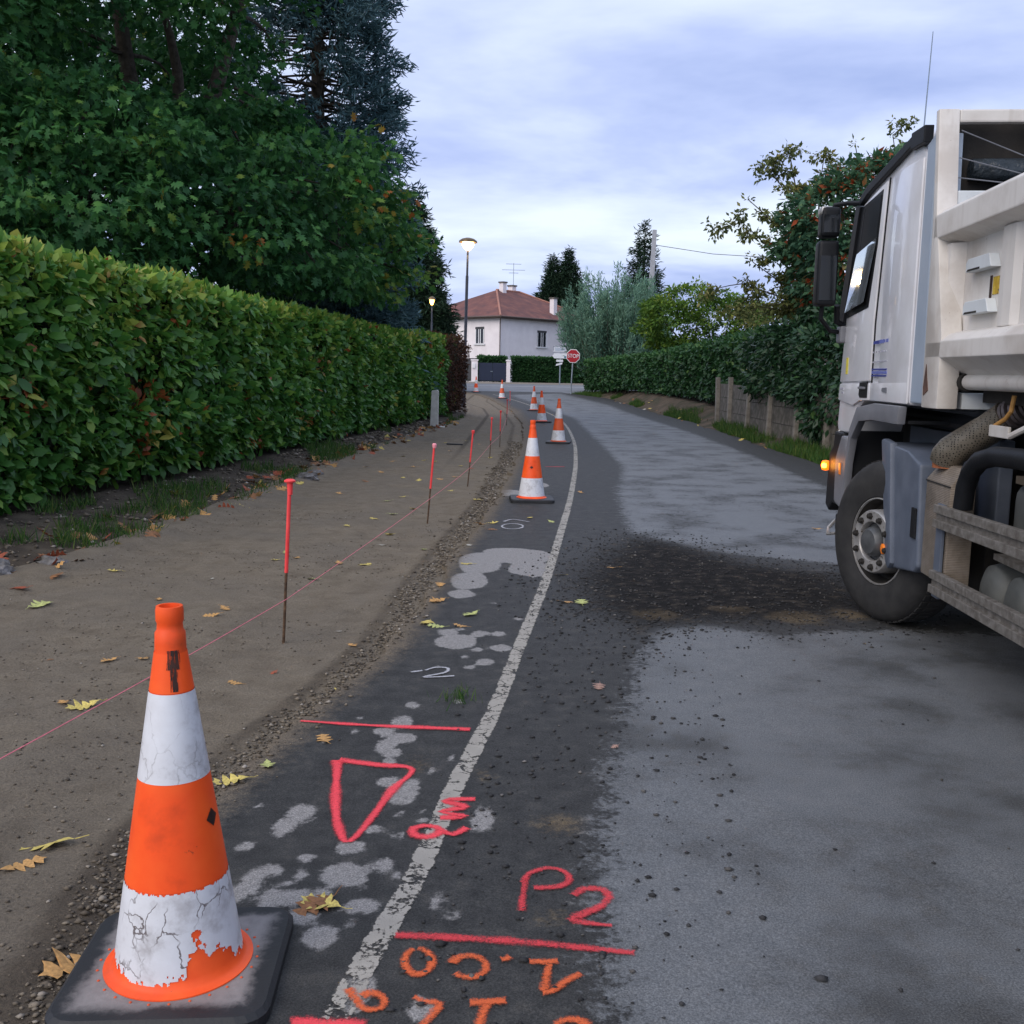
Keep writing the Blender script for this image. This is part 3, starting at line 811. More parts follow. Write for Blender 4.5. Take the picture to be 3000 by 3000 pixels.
def ribbon_arrays(pts, width, lift, step, zf=ground_z, wob=0.0, seed=0):
    ps = resample(pts, step)
    V, F, U = [], [], []
    s = 0.0
    for i, p in enumerate(ps):
        d = (ps[min(i + 1, len(ps) - 1)] - ps[max(i - 1, 0)]).normalized()
        nrm = Vector((d.y, -d.x, 0))
        if i:
            s += (p - ps[i - 1]).length
        hw = width * 0.5 * (1 + wob * (float(vnoise(np.array([s * 9.0]), np.array([seed * 1.7]), 3)[0]) - .5))
        for q in (-1, 0, 1):
            c = p + nrm * (q * hw)
            V.append((c.x, c.y, zf(c.x, c.y) + lift))
            U.append((q, s))
        if i:
            k = 3 * i
            F += [(k - 3, k - 2, k + 1, k), (k - 2, k - 1, k + 2, k + 1)]
    U = np.array(U, float)
    U[:, 1] = np.minimum(U[:, 1], s - U[:, 1]) / (width * .22) + .25
    return np.array(V), np.array(F), U


m_line = paint('worn white road paint', (0.40, 0.375, 0.33), 0.85, 0.365, 0.50, 60, .16, .08)
V, F, U = ribbon_arrays([(-.5, 0.5), (-.45, 1.6)] + LINE[:-1], 0.118, 0.0028, 0.06)
o = link('edge_line', np_mesh('edge_line', V, F, m_line, uv=U), None, road)
o['label'] = 'cracked off-white edge line curving along the road'
V, F, U = ribbon_arrays([(-30, 80.0), (0, 79.4), (5.6, 79.0)], 0.35, 0.006, 1.0, lambda x, y: gzf(y))
link('edge_line', np_mesh('edge_line', V, F, paint('fresh white road paint', (0.75, 0.75, 0.75), 0.1, 0.1, 0.9, 5), uv=U), None, cross)
V, F, U = ribbon_arrays([(-1.3, 62.0), (-2.2, 66), (-4.5, 69)], 0.12, 0.008, .5, lambda x, y: gzf(y))

SPRAY = {'pink': paint('pink marking spray', (1.0, 0.075, 0.10), 0.4, 0.25, 0.0, 120, 0, .30), 'red': paint('red marking spray', (0.80, 0.06, 0.075), 0.6, 0.37, 0.0, 130, 0, .26),
         'orange': paint('orange marking spray', (0.85, 0.15, 0.04), 0.6, 0.37, 0.0, 130, 0, .26), 'white': paint('white marking spray', (0.55, 0.55, 0.58), 0.5, 0.36, 0.0, 110, 0, .2)}
for k, (c, wd, lab, strokes) in enumerate(STROKES):
    Vs, Fs, Us, off = [], [], [], 0
    for j, s_ in enumerate(strokes):
        V, F, U = ribbon_arrays(s_, wd * 2.6, 0.0048 + 0.0007 * j, 0.02, wob=0.8, seed=k * 7 + j)
        Vs.append(V); Fs.append(F + off); Us.append(U); off += len(V)
    o = link('spray_marking', np_mesh('spray_marking', np.concatenate(Vs), np.concatenate(Fs), SPRAY[c], uv=np.concatenate(Us)), None, road)
    o['label'] = lab

# ================================================================== loose stones
def stone_cloud(name, P, S, mat, squash=0.7, rnd=None):
    """many small faceted stones as one mesh"""
    base = np.array([(0, 0, 1), (.9, 0, .25), (.25, .85, .3), (-.75, .55, .2), (-.7, -.6, .3), (.3, -.9, .2), (0, 0, -.5)], float)
    tf = np.array([(0, 1, 2), (0, 2, 3), (0, 3, 4), (0, 4, 5), (0, 5, 1), (6, 2, 1), (6, 3, 2), (6, 4, 3), (6, 5, 4), (6, 1, 5)])
    n = len(P)
    J = base[None] * (1 + (RNG.random((n, 7, 3)) - .5) * .7)
    a = RNG.random(n) * 6.283
    ca, sa = np.cos(a)[:, None], np.sin(a)[:, None]
    st = 0.7 + RNG.random(n)[:, None] * .8
    x = (J[:, :, 0] * ca - J[:, :, 1] * sa) * st
    y = (J[:, :, 0] * sa + J[:, :, 1] * ca)
    V = np.stack([x, y, J[:, :, 2] * squash], -1) * S[:, None, None] + P[:, None, :]
    F = tf[None] + (np.arange(n) * 7)[:, None, None]
    rn = RNG.random(n) if rnd is None else rnd
    me = np_mesh(name, V.reshape(-1, 3), F.reshape(-1, 3), mat, {'rnd': np.repeat(rn, 7)})
    o = link(name, me)
    o['kind'] = 'stuff'
    return o


def stonemat(name, stops):
    m, t, b = new_mat(name)
    c = ramp(t, stops, attr(t, 'rnd'))
    t.links.new(c, b.inputs['Base Color'])
    b.inputs['Roughness'].default_value = 0.85
    return m


m_tar = stonemat('black asphalt crumbs', [(0.0, (0.012, 0.012, 0.013)), (0.75, (0.04, 0.04, 0.042)), (0.95, (0.08, 0.075, 0.07)), (1.0, (0.18, 0.17, 0.16))])
m_crumb = stonemat('sandy crumbs', [(0.0, (0.05, 0.04, 0.03)), (0.6, (0.13, 0.105, 0.075)), (0.92, (0.21, 0.175, 0.13)), (1.0, (0.36, 0.33, 0.29))])


def scatter(n, fx, ys_):
    x = fx(ys_)
    return x


# crumbs on the crossing and margin
n = 11000
px = RNG.uniform(-.3, 3.4, n); py = RNG.uniform(4.5, 10.5, n)
sd = sdf_poly(px, py, MUD)
keep = RNG.random(n) < np.clip((sd + .55) * 1.3, 0, .85)
px, py = px[keep], py[keep]
n2 = 900
ax = RNG.uniform(0, 1, n2); ay = 1.9 + RNG.random(n2) * 6
lx = curve_x([(-.5, 0.5)] + LINE, ay) + .1 + RNG.random(n2) ** 1.3 * 1.0
bx = RNG.uniform(-.4, 4.5, 260); by = RNG.uniform(1.9, 9, 260)
px = np.concatenate([px, lx, bx]); py = np.concatenate([py, ay, by])
pz = road_z(px, py) + 0.002
o = stone_cloud('asphalt_crumbs', np.stack([px, py, pz], 1), 0.0035 + 0.011 * RNG.random(len(px)) ** 2.2, m_tar)
tag(o, 'black asphalt crumbs scattered over the road beside the truck wheel', 'gravel')

n = 9000
py = 1.8 + (RNG.random(n) ** 1.7) * 22
off = RNG.normal(0, 0.055, n) * (1 + 0.6 * (RNG.random(n) > .8))
px = curve_x(RUT2, py) + 0.10 + off + (fbm(py * 1.5, py * 0, 77, 3) - .5) * .15
isr = px > road_l(py) + 0.01
pz = np.where(isr, road_z(px, py), sand_rel(px, py)) + 0.002
s = (0.003 + 0.011 * RNG.random(n) ** 2) * np.clip(1 + (py - 4) / 14, 1, 2)
o = stone_cloud('sand_crumbs', np.stack([px, py, pz], 1), s, m_crumb)
tag(o, 'brown crumbly gravel along the broken edge between sand and asphalt', 'gravel')
n = 11000
py = 1.7 + RNG.random(n) ** 1.4 * 10
px = curve_x(SAND_LX, py) + RNG.random(n) * (curve_x(SAND_RX, py) - curve_x(SAND_LX, py))
keep = fbm(px * 1.6, py * 1.6, 61, 3) + .25 * (py < 3.6) > 0.44
px, py = px[keep], py[keep]
o = stone_cloud('sand_pebbles', np.stack([px, py, sand_rel(px, py) + .0015], 1), 0.002 + 0.008 * RNG.random(len(px)) ** 2.5, m_crumb)
tag(o, 'fine pebbles sprinkled over the compacted sand bed', 'gravel')

n = 5200
py = 6.5 + RNG.random(n) ** 1.4 * 24
t_ = RNG.random(n)
px = curve_x(SAND_LX, py) + .05 - t_ * (curve_x(SAND_LX, py) - curve_x(HEDGE_L, py)) * 1.1
o = stone_cloud('verge_clods', np.stack([px, py, verge_z(px, py) + .003], 1), (0.006 + 0.028 * RNG.random(n) ** 3) * np.clip(py / 12, 1, 1.8), m_crumb)
tag(o, 'dark soil clods and small stones along the foot of the hedge', 'soil')
# ================================================================== vegetation
m_bark = nmat('grey brown bark', [(0.3, (0.035, 0.028, 0.022)), (0.7, (0.09, 0.075, 0.06))], 9, 0.95, bs=25, bst=0.8, bd=0.03)
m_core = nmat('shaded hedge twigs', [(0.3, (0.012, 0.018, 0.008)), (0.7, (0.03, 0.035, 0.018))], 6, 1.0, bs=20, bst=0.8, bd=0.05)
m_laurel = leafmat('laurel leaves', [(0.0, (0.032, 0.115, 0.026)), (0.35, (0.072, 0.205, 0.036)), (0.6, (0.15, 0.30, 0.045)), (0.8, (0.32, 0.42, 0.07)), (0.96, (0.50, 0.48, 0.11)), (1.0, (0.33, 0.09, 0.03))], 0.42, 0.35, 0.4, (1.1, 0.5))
m_laurel_dark = leafmat('dark glossy hedge leaves', [(0.0, (0.014, 0.05, 0.018)), (0.5, (0.030, 0.092, 0.028)), (0.85, (0.06, 0.15, 0.04)), (1.0, (0.12, 0.22, 0.06))], 0.5, 0.2, 0.3, (1.5, .3))
m_copper = leafmat('brown withered hedge leaves', [(0.0, (0.045, 0.024, 0.016)), (0.5, (0.09, 0.042, 0.026)), (0.8, (0.15, 0.07, 0.035)), (0.92, (0.22, 0.10, 0.035)), (1.0, (0.08, 0.12, 0.03))], 0.75, 0.2, 0.2, (1.6, .4))
m_oak = leafmat('oak leaves', [(0.0, (0.020, 0.078, 0.027)), (0.45, (0.050, 0.160, 0.046)), (0.8, (0.105, 0.25, 0.056)), (0.94, (0.24, 0.34, 0.06)), (0.985, (0.30, 0.22, 0.04)), (1.0, (0.38, 0.13, 0.03))], 0.55, 0.35, 0.25, (0.35, .4))
m_spruce = leafmat('blue grey spruce needles', [(0.0, (0.045, 0.10, 0.115)), (0.5, (0.10, 0.19, 0.215)), (1.0, (0.20, 0.32, 0.34))], 0.6, 0.1, 0.3, (0.5, .3))
m_conif = leafmat('dark conifer needles', [(0.0, (0.010, 0.026, 0.016)), (0.6, (0.022, 0.052, 0.028)), (1.0, (0.045, 0.085, 0.04))], 0.65, 0.1, 0.25, (0.4, .3))
m_feather = leafmat('feathery grey green foliage', [(0.0, (0.065, 0.15, 0.11)), (0.5, (0.135, 0.265, 0.19)), (1.0, (0.26, 0.42, 0.30))], 0.7, 0.25, 0.2, (0.4, .4))
m_yellow = leafmat('yellow green shrub leaves', [(0.0, (0.05, 0.12, 0.022)), (0.5, (0.12, 0.22, 0.03)), (0.85, (0.22, 0.29, 0.045)), (1.0, (0.34, 0.31, 0.05))], 0.6, 0.25, 0.25, (0.6, .4))
m_autumn = leafmat('thin yellowing autumn leaves', [(0.0, (0.07, 0.10, 0.035)), (0.5, (0.17, 0.19, 0.065)), (0.85, (0.30, 0.27, 0.09)), (1.0, (0.38, 0.28, 0.08))], 0.65, 0.3, 0.2, (0.5, .3))
m_rowan = leafmat('green and orange red rowan leaves', [(0.0, (0.035, 0.095, 0.055)), (0.45, (0.075, 0.165, 0.085)), (0.58, (0.11, 0.20, 0.085)), (0.66, (0.30, 0.075, 0.025)), (1.0, (0.50, 0.07, 0.025))], 0.6, 0.25, 0.25, (0.9, .9))
m_ivy = leafmat('dark ivy leaves', [(0.0, (0.010, 0.034, 0.016)), (0.5, (0.022, 0.068, 0.026)), (0.85, (0.045, 0.11, 0.035)), (1.0, (0.10, 0.18, 0.05))], 0.45, 0.2, 0.4, (0.8, .4))
m_grass = leafmat('rough grass blades', [(0.0, (0.018, 0.06, 0.012)), (0.6, (0.045, 0.12, 0.02)), (1.0, (0.13, 0.17, 0.04))], 0.6, 0.3, 0.25, (1.5, .4))


def hedge(name, label, pl, y0, y1, thick, ztop, n_face, leaf, tmpl, mat, zbase=0.05, near=None, sgn=1.0, cat='hedge', topr=0.15, under=0.12, group=None):
    """clipped hedge running along polyline pl (x,y); leaves on the face towards the road (side sgn), top and ends"""
    root = thing(name, label, cat, (float(curve_x(pl, (y0 + y1) / 2)), (y0 + y1) / 2, 0), 0, group)
    ox, oy = root.location.x, root.location.y
    L = y1 - y0
    zt_ = ztop if callable(ztop) else (lambda y: ztop + 0 * y)
    zb_ = zbase if callable(zbase) else (lambda y: zbase + 0 * y)
    # woody core
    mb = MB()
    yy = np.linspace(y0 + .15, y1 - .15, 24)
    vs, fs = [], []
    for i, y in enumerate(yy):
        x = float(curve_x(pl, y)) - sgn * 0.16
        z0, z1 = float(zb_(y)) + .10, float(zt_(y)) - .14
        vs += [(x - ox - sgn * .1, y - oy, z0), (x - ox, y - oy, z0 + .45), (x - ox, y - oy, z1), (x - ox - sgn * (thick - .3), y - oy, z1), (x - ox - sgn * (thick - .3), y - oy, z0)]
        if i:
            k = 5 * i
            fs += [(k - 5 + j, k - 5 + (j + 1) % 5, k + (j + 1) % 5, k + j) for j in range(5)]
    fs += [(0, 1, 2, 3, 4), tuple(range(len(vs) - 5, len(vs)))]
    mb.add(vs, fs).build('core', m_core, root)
    st = MB()
    for y in np.arange(y0 + .2, y1 - .1, .55):
        x = float(curve_x(pl, y)) - sgn * random.uniform(.35, .6)
        st.tube([(x - ox, y - oy, float(zb_(y)) - .35), (x - ox + random.uniform(-.1, .1), y - oy + random.uniform(-.15, .15), float(zb_(y)) + .5)], [.03, .02], 6)
    o_ = st.build('stems', m_bark, root)
    o_['kind'] = 'stuff'
    # leaf positions
    n = n_face
    y = y0 + RNG.random(n) * L
    kind = RNG.random(n)
    htot = zt_(y) - zb_(y)
    top = kind < thick * 0.75 / (thick * 0.75 + np.mean(htot))
    h = under + RNG.random(n) * (1 - under / np.mean(htot)) * 1.0 * (htot - under) + 0
    dep = np.abs(RNG.normal(0, 0.10, n))
    bul = (fbm(y * .9, h * 1.2, 71, 3) - .5) * 0.34 + (fbm(y * 3.1, h * 3.5, 72, 2) - .5) * .34
    rnd_in = np.clip((h / htot - 0.90) / 0.10, 0, 1) ** 2 * topr + np.clip((0.25 - h / htot) / .25, 0, 1) * 0.12
    x = curve_x(pl, y) + sgn * (bul - dep - rnd_in)
    z = zb_(y) + h
    tx = RNG.random(n)
    ztp = zt_(y) + (fbm(y * 1.3, tx * 3, 73, 3) - .5) * 0.20 - dep * .8 - np.clip(1 - tx * thick / .2, 0, 1) ** 2 * .1
    x = np.where(top, curve_x(pl, y) - sgn * tx * thick * .9 + sgn * bul * .4, x)
    z = np.where(top, ztp, z)
    P = np.stack([x - ox, y - oy, z], 1)
    D = RNG.normal(size=(n, 3)) * 0.75
    D[:, 0] += sgn * np.where(top, .1, .55); D[:, 2] += np.where(top, .8, -.25)
    N = RNG.normal(size=(n, 3)) * .55
    N[:, 0] += sgn * np.where(top, .1, .8); N[:, 2] += np.where(top, .7, .55)
    S = leaf * (0.42 + 1.0 * RNG.random(n))
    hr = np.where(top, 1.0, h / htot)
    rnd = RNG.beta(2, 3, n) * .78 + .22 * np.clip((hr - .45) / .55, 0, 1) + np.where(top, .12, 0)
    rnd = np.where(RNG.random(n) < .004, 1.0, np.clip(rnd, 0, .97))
    dead = fbm(y * 1.7 + 4, z * 2.3, 75, 3) > .745
    rnd = np.where(dead & (RNG.random(n) < .4), 1.0, rnd)
    gap = fbm(y * 2.1 + 9, z * 2.6, 76, 3) > .69
    ok_ = ~(gap & (RNG.random(n) < .75))
    P, D, N, S, rnd, dep = P[ok_], D[ok_], N[ok_], S[ok_], rnd[ok_], dep[ok_]
    n = len(P)
    if near:
        # the leaves that show largest are single objects
        cand = np.where((P[:, 1] + oy > near[0]) & (P[:, 1] + oy < near[1]) & (dep < .07))[0]
        dist = np.hypot(P[cand, 0] + ox, P[cand, 1] + oy) - S[cand] * 14
        pick = cand[np.argsort(dist)[:near[2]]]
        msk = np.ones(n, bool); msk[pick] = False
        var = []
        for q in range(10):
            v, f, kk = leaf_arrays(np.zeros((1, 3)), np.array([[0, 1., 0]]), np.array([[0, 0, 1.]]), np.ones(1), tmpl)
            var.append(np_mesh('leaf', v, f, mat, {'rnd': np.full(kk, .08 + q * .095)}))
        Dn = unit(D[pick]); Xn = unit(np.cross(Dn, N[pick])); Zn = np.cross(Xn, Dn)
        for j, i in enumerate(pick):
            me_ = var[min(9, max(0, int((rnd[i] - .03) * 10)))]
            o_ = link('leaf', me_, None, root)
            s_ = float(S[i])
            o_.matrix_local = Matrix(((Xn[j, 0] * s_, Dn[j, 0] * s_, Zn[j, 0] * s_, P[i, 0]), (Xn[j, 1] * s_, Dn[j, 1] * s_, Zn[j, 1] * s_, P[i, 1]), (Xn[j, 2] * s_, Dn[j, 2] * s_, Zn[j, 2] * s_, P[i, 2]), (0, 0, 0, 1)))
        P, D, N, S, rnd = P[msk], D[msk], N[msk], S[msk], rnd[msk]
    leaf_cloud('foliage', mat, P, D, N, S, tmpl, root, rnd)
    return root


def add_end(root, mat, x0, x1, y, z0, z1, n, leaf, tmpl, sy):
    ox, oy = root.location.x, root.location.y
    P = np.stack([RNG.uniform(x0, x1, n) - ox, y - oy + sy * (-np.abs(RNG.normal(0, .08, n)) + (RNG.random(n) - .5) * .1), RNG.uniform(z0, z1, n)], 1)
    D = RNG.normal(size=(n, 3)) * .7; D[:, 1] += sy * .5; D[:, 2] -= .2
    N = RNG.normal(size=(n, 3)) * .5; N[:, 1] += sy * .8; N[:, 2] += .5
    leaf_cloud('foliage', mat, P, D, N, leaf * (.6 + .8 * RNG.random(n)), tmpl, root, RNG.beta(2, 3, n))


LT = lambda y: np.interp(y, [7, 12, 20, 27, 33], [2.72, 2.68, 2.6, 2.55, 2.6]) + (fbm(y * .6, y * 0 + 2, 81, 2) - .5) * .14 + 0 * y
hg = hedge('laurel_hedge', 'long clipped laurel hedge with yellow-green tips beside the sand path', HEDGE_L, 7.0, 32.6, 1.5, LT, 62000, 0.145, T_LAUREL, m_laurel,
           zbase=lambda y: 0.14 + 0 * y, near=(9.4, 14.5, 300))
hg2 = hedge('withered_hedge', 'reddish brown withered hedge end next to the laurel', HEDGE_L, 32.4, 36.6, 1.6, lambda y: 2.72 - np.clip((y - 35.6), 0, 2) ** 2 * .25, 9000, 0.085, T_SMALL, m_copper, zbase=.1)
add_end(hg2, m_copper, -3.2, -1.7, 36.6, .1, 2.5, 1500, .085, T_SMALL, 1)


def sprays(C, Rad, per, leaf, flat=0.55, droop=0.3, up=0.6, out_c=None, spread=0.6):
    """leaf clumps: C (m,3) centres -> arrays of leaves around them"""
    m_ = len(C)
    n = m_ * per
    c = np.repeat(C, per, 0)
    r_ = np.repeat(Rad, per)
    q = rdir(n) * (RNG.random(n) ** .45)[:, None]
    q[:, 2] *= flat
    P = c + q * r_[:, None]
    D = RNG.normal(size=(n, 3)) * spread + q * 1.0
    if out_c is not None:
        D += unit(P - out_c) * .6
    D[:, 2] -= droop
    N = RNG.normal(size=(n, 3)) * .45
    N[:, 2] += up
    S = leaf * (.6 + .8 * RNG.random(n))
    tone = np.repeat(RNG.normal(0, .13, m_), per) + RNG.beta(2, 2.6, n) * .8 + q[:, 2] / max(flat, .1) * .14
    return P, D, N, S, tone


def cat4(L):
    return [np.concatenate([l[i] for l in L]) for i in range(5)]


def lobes_clumps(lobes, per_area, rmin, rmax, fill=0.25):
    C, Rr, O = [], [], []
    for (c, r_, *k) in lobes:
        area = 4 * math.pi * ((r_[0] * r_[1]) ** 1.6 / 3 + (r_[0] * r_[2]) ** 1.6 / 3 + (r_[1] * r_[2]) ** 1.6 / 3) ** (1 / 1.6)
        n = int(area * per_area * (k[0] if k else 1))
        d = rdir(n)
        rad = 1 - np.where(RNG.random(n) < fill, RNG.random(n) * .6, RNG.random(n) * .14)
        p = np.array(c) + d * rad[:, None] * np.array(r_)
        # drop clumps buried in other lobes
        bur = np.zeros(n, bool)
        for (c2, r2, *k2) in lobes:
            if c2 is c:
                continue
            bur |= (((p - np.array(c2)) / (np.array(r2) * .8)) ** 2).sum(1) < 1
        C.append(p[~bur]); Rr.append(RNG.uniform(rmin, rmax, (~bur).sum()))
    return np.concatenate(C), np.concatenate(Rr)


def limb(mb, a, b, r0, r1, bend=0.15, n=6, sides=7):
    a, b = Vector(a), Vector(b)
    L = (b - a).length
    off = Vector((random.uniform(-1, 1), random.uniform(-1, 1), random.uniform(-.2, 1))) * L * bend
    pts = [a.lerp(b, i / n) + off * math.sin(math.pi * i / n) for i in range(n + 1)]
    mb.tube(pts, [r0 + (r1 - r0) * i / n for i in range(n + 1)], sides)
    return pts


def broadleaf(name, label, base, trunk_h, trunk_r, lobes, mat, tmpl, leaf, per_area, per, rmin, rmax, flat=.55, droop=.3, twigs=40, bark=None, fill=.25, up=.6, group=None, hole=None, clumpsel=None, tonef=None):
    root = thing(name, label, 'tree', base, 0, group)
    B = np.array(base)
    C, Rr = lobes_clumps(lobes, per_area, rmin, rmax, fill)
    if hole is not None:
        k = np.ones(len(C), bool)
        for (hc, hr) in hole:
            k &= ((C - np.array(hc)) ** 2).sum(1) > hr * hr
        C, Rr = C[k], Rr[k]
    if clumpsel is not None:
        k = clumpsel(C); C, Rr = C[k], Rr[k]
    P, D, N, S, tone = sprays(C, Rr, per, leaf, flat, droop, up, np.mean([l[0] for l in lobes], 0))
    if tonef is not None:
        tone = tonef(P, tone)
    leaf_cloud('crown', mat, P - B, D, N, S, tmpl, root, np.clip(tone, 0, .999))
    mb = MB()
    t0 = Vector((0, 0, -.1))
    t1 = Vector((random.uniform(-.2, .2), random.uniform(-.2, .2), trunk_h))
    limb(mb, t0, t1, trunk_r, trunk_r * .75, .02, 6, 10)
    tips = []
    for l in lobes:
        c = Vector(l[0]) - Vector(base)
        pts = limb(mb, t1 if c.z > trunk_h else t1 * .7, c, trunk_r * .55, trunk_r * .15, .1, 6, 7)
        tips.append(pts)
    idx = RNG.choice(len(C), min(twigs, len(C)), replace=False)
    for i in idx:
        e_ = Vector(C[i]) - Vector(base)
        best = min((p for pts in tips for p in pts[2:]), key=lambda p: (p - e_).length)
        limb(mb, best, e_, trunk_r * .13, trunk_r * .03, .12, 4, 5)
    mb.build('trunk', bark or m_bark, root, smooth=60)
    return root


# --- left: two big oaks behind the hedge
OVER = lambda C: ~((C[:, 2] < 3.25) & (C[:, 0] > curve_x(HEDGE_L, C[:, 1]) - 1.9))
oakR = [((-4.9, 20.9, 4.9), (2.3, 2.2, 1.95)), ((-7.0, 21, 8.6), (3.3, 3.4, 3.2)), ((-5.4, 22, 12.2), (2.4, 2.6, 2.6)), ((-5.3, 18.8, 3.9), (1.3, 1.4, 1.1)),
        ((-7.4, 17.6, 4.6), (2.4, 1.8, 1.7)), ((-8.4, 22, 13), (3.2, 3, 3)), ((-3.75, 26.0, 4.3), (1.45, 1.5, 1.35)), ((-4.3, 24.0, 5.3), (1.5, 1.6, 1.5))]
broadleaf('oak_tree', 'big dark green oak whose low branches hang over the middle of the laurel hedge', (-7.2, 21.5, 0), 4.2, .38, oakR, m_oak, T_OAK, 0.175, 1.5, 70, .45, .85, .5, .35, 120, fill=.3,
          hole=[((-3.9, 20.6, 7.5), 1.25), ((-5.0, 20.2, 7.4), .95), ((-6.0, 19.8, 7.2), .7), ((-4.2, 22.5, 8.2), 1.2), ((-5.2, 22.8, 8.3), 1.0)], clumpsel=OVER,
          tonef=lambda P, t: t + np.clip((P[:, 0] + 4.0) / 1.5, 0, 1) * .32 * (P[:, 2] < 6.5))
oakL = [((-10.2, 17.0, 6.2), (2.8, 2.6, 2.4)), ((-9.2, 16.2, 9.4), (2.6, 2.6, 2.2)), ((-7.6, 16.4, 3.9), (2.2, 1.6, 1.25)), ((-9.6, 14.6, 3.8), (2.4, 1.8, 1.3)), ((-8.4, 18, 12), (3, 3, 2.4)), ((-5.8, 18.4, 10.6), (1.8, 1.8, 1.5))]
broadleaf('oak_tree', 'spreading oak at the left border rising behind the near laurel hedge', (-10.5, 18.0, 0), 4.0, .42, oakL, m_oak, T_OAK, 0.175, 1.45, 68, .45, .85, .5, .35, 110, fill=.3,
          hole=[((-6.2, 15.4, 6.4), .7), ((-7.2, 16.0, 7.0), .55)], clumpsel=OVER)
# dark thicket filling the garden behind the trunks
thick = [((-9.5, 27, 5), (4, 2.2, 5.5)), ((-15, 25, 6), (4.5, 3, 7)), ((-13, 30, 10), (4.5, 2.5, 5))]
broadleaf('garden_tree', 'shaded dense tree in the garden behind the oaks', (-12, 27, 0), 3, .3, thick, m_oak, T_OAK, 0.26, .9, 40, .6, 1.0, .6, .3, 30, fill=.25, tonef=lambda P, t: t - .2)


def conifer(name, label, base, H, R0, mat, nwh=26, per=9, needle=.35, dens=24, droop=.25, z0=.06, shape=1.0, tipup=.25, sel=None, tmpl=T_NEEDLE, bark=None, cat='tree', group=None, nofoliage=None, tuft=.28):
    root = thing(name, label, cat, base, 0, group)
    mb = MB()
    mb.tube([(0, 0, -.1), (0, 0, H * .5), (0, 0, H)], [R0 * .075 + .05, R0 * .05 + .03, .015], 8)
    L = []
    for i in range(nwh):
        f = z0 + (1 - z0) * (i + .3) / nwh
        z = f * H
        rr = R0 * (1 - f) ** shape + .12
        k = max(4, int(per * (0.5 + (1 - f))))
        for j in range(k):
            a = 2 * math.pi * (j + random.random()) / k
            ln = rr * random.uniform(.72, 1.12)
            zb = z + random.uniform(-.5, .5) * H / nwh
            d = Vector((math.cos(a), math.sin(a), 0))
            s0 = Vector((0, 0, zb))
            mid = s0 + d * ln * .55 + Vector((0, 0, -droop * ln * .45))
            jz = random.uniform(-.14, .14) * ln
            mid.z += jz * .4
            tip = s0 + d * ln + Vector((0, 0, -droop * ln + tipup * ln * .5 + jz))
            if sel is not None and not sel(Vector(base) + tip):
                continue
            mb.tube([s0, mid, tip], [.02 + ln * .012, .012 + ln * .006, .006], 4, False)
            n = max(6, int(dens * ln))
            t_ = RNG.random(n) ** .75
            if nofoliage is not None:
                lo__ = nofoliage(Vector(base) + mid)
                t_ = t_[RNG.random(n) < (1 - .55 * lo__)] * (1 - lo__) + lo__
                n = len(t_)
            sp, mp_, tp_ = np.array(s0), np.array(mid), np.array(tip)
            P = ((1 - t_)[:, None] ** 2) * sp + (2 * t_ * (1 - t_))[:, None] * mp_ + (t_ ** 2)[:, None] * tp_
            lat = np.array([-math.sin(a), math.cos(a), 0])
            P = P + lat * (RNG.normal(0, .12, n) * ln * (1.15 - t_))[:, None] + RNG.normal(0, tuft * .35, (n, 3))
            D = np.array([d.x, d.y, .1]) * .8 + RNG.normal(size=(n, 3)) * .6
            N = RNG.normal(size=(n, 3)) * .5 + np.array([0, 0, .8])
            L.append((P, D, N, needle * (.6 + .7 * RNG.random(n)), .15 + t_ * .5 + RNG.normal(0, .15, n)))
    P, D, N, S, tone = cat4(L)
    leaf_cloud('crown', mat, P, D, N, S, tmpl, root, np.clip(tone, 0, .999))
    mb.build('trunk', bark or m_bark, root)
    return root


# blue spruce behind the oak, with a bare window in its branches
conifer('blue_spruce', 'tall blue-grey spruce rising behind the oak against the sky', (-5.55, 29.5, 0), 21, 2.75, m_spruce, 44, 14, .25, 100, .15, .05, .36, .4,
        nofoliage=lambda p: 0.0 if not 8.0 < p.z < 10.6 else (.62 if p.x > -4.9 else 1.0), tuft=.34)
conifer('garden_conifer', 'dark spreading conifer beyond the withered hedge end', (-6.6, 66, .2), 12.3, 3.4, m_conif, 30, 14, .42, 55, .3, .04, .6, .2, tuft=.5)
conifer('garden_conifer', 'low dark evergreen touching the white house on its left', (-6.1, 78, .4), 7.4, 1.7, m_conif, 24, 14, .4, 60, .25, .04, .5, .2, tuft=.4)
conifer('thuja_tree', 'left tip of the twin dark conifers behind the house roof', (4.3, 122, .6), 14.4, 5.0, m_conif, 34, 13, .5, 50, .2, .03, .95, .3, tuft=.5, group='twin conifers')
conifer('thuja_tree', 'right tip of the twin dark conifers behind the house roof', (6.1, 122, .6), 15.2, 5.4, m_conif, 34, 13, .5, 50, .2, .03, .95, .3, tuft=.5, group='twin conifers')
conifer('pine_tree', 'dark open conifer standing behind the concrete utility pole', (12.4, 102, .6), 15.6, 3.6, m_conif, 24, 8, .5, 40, .3, .15, .7, .3, tuft=.6)

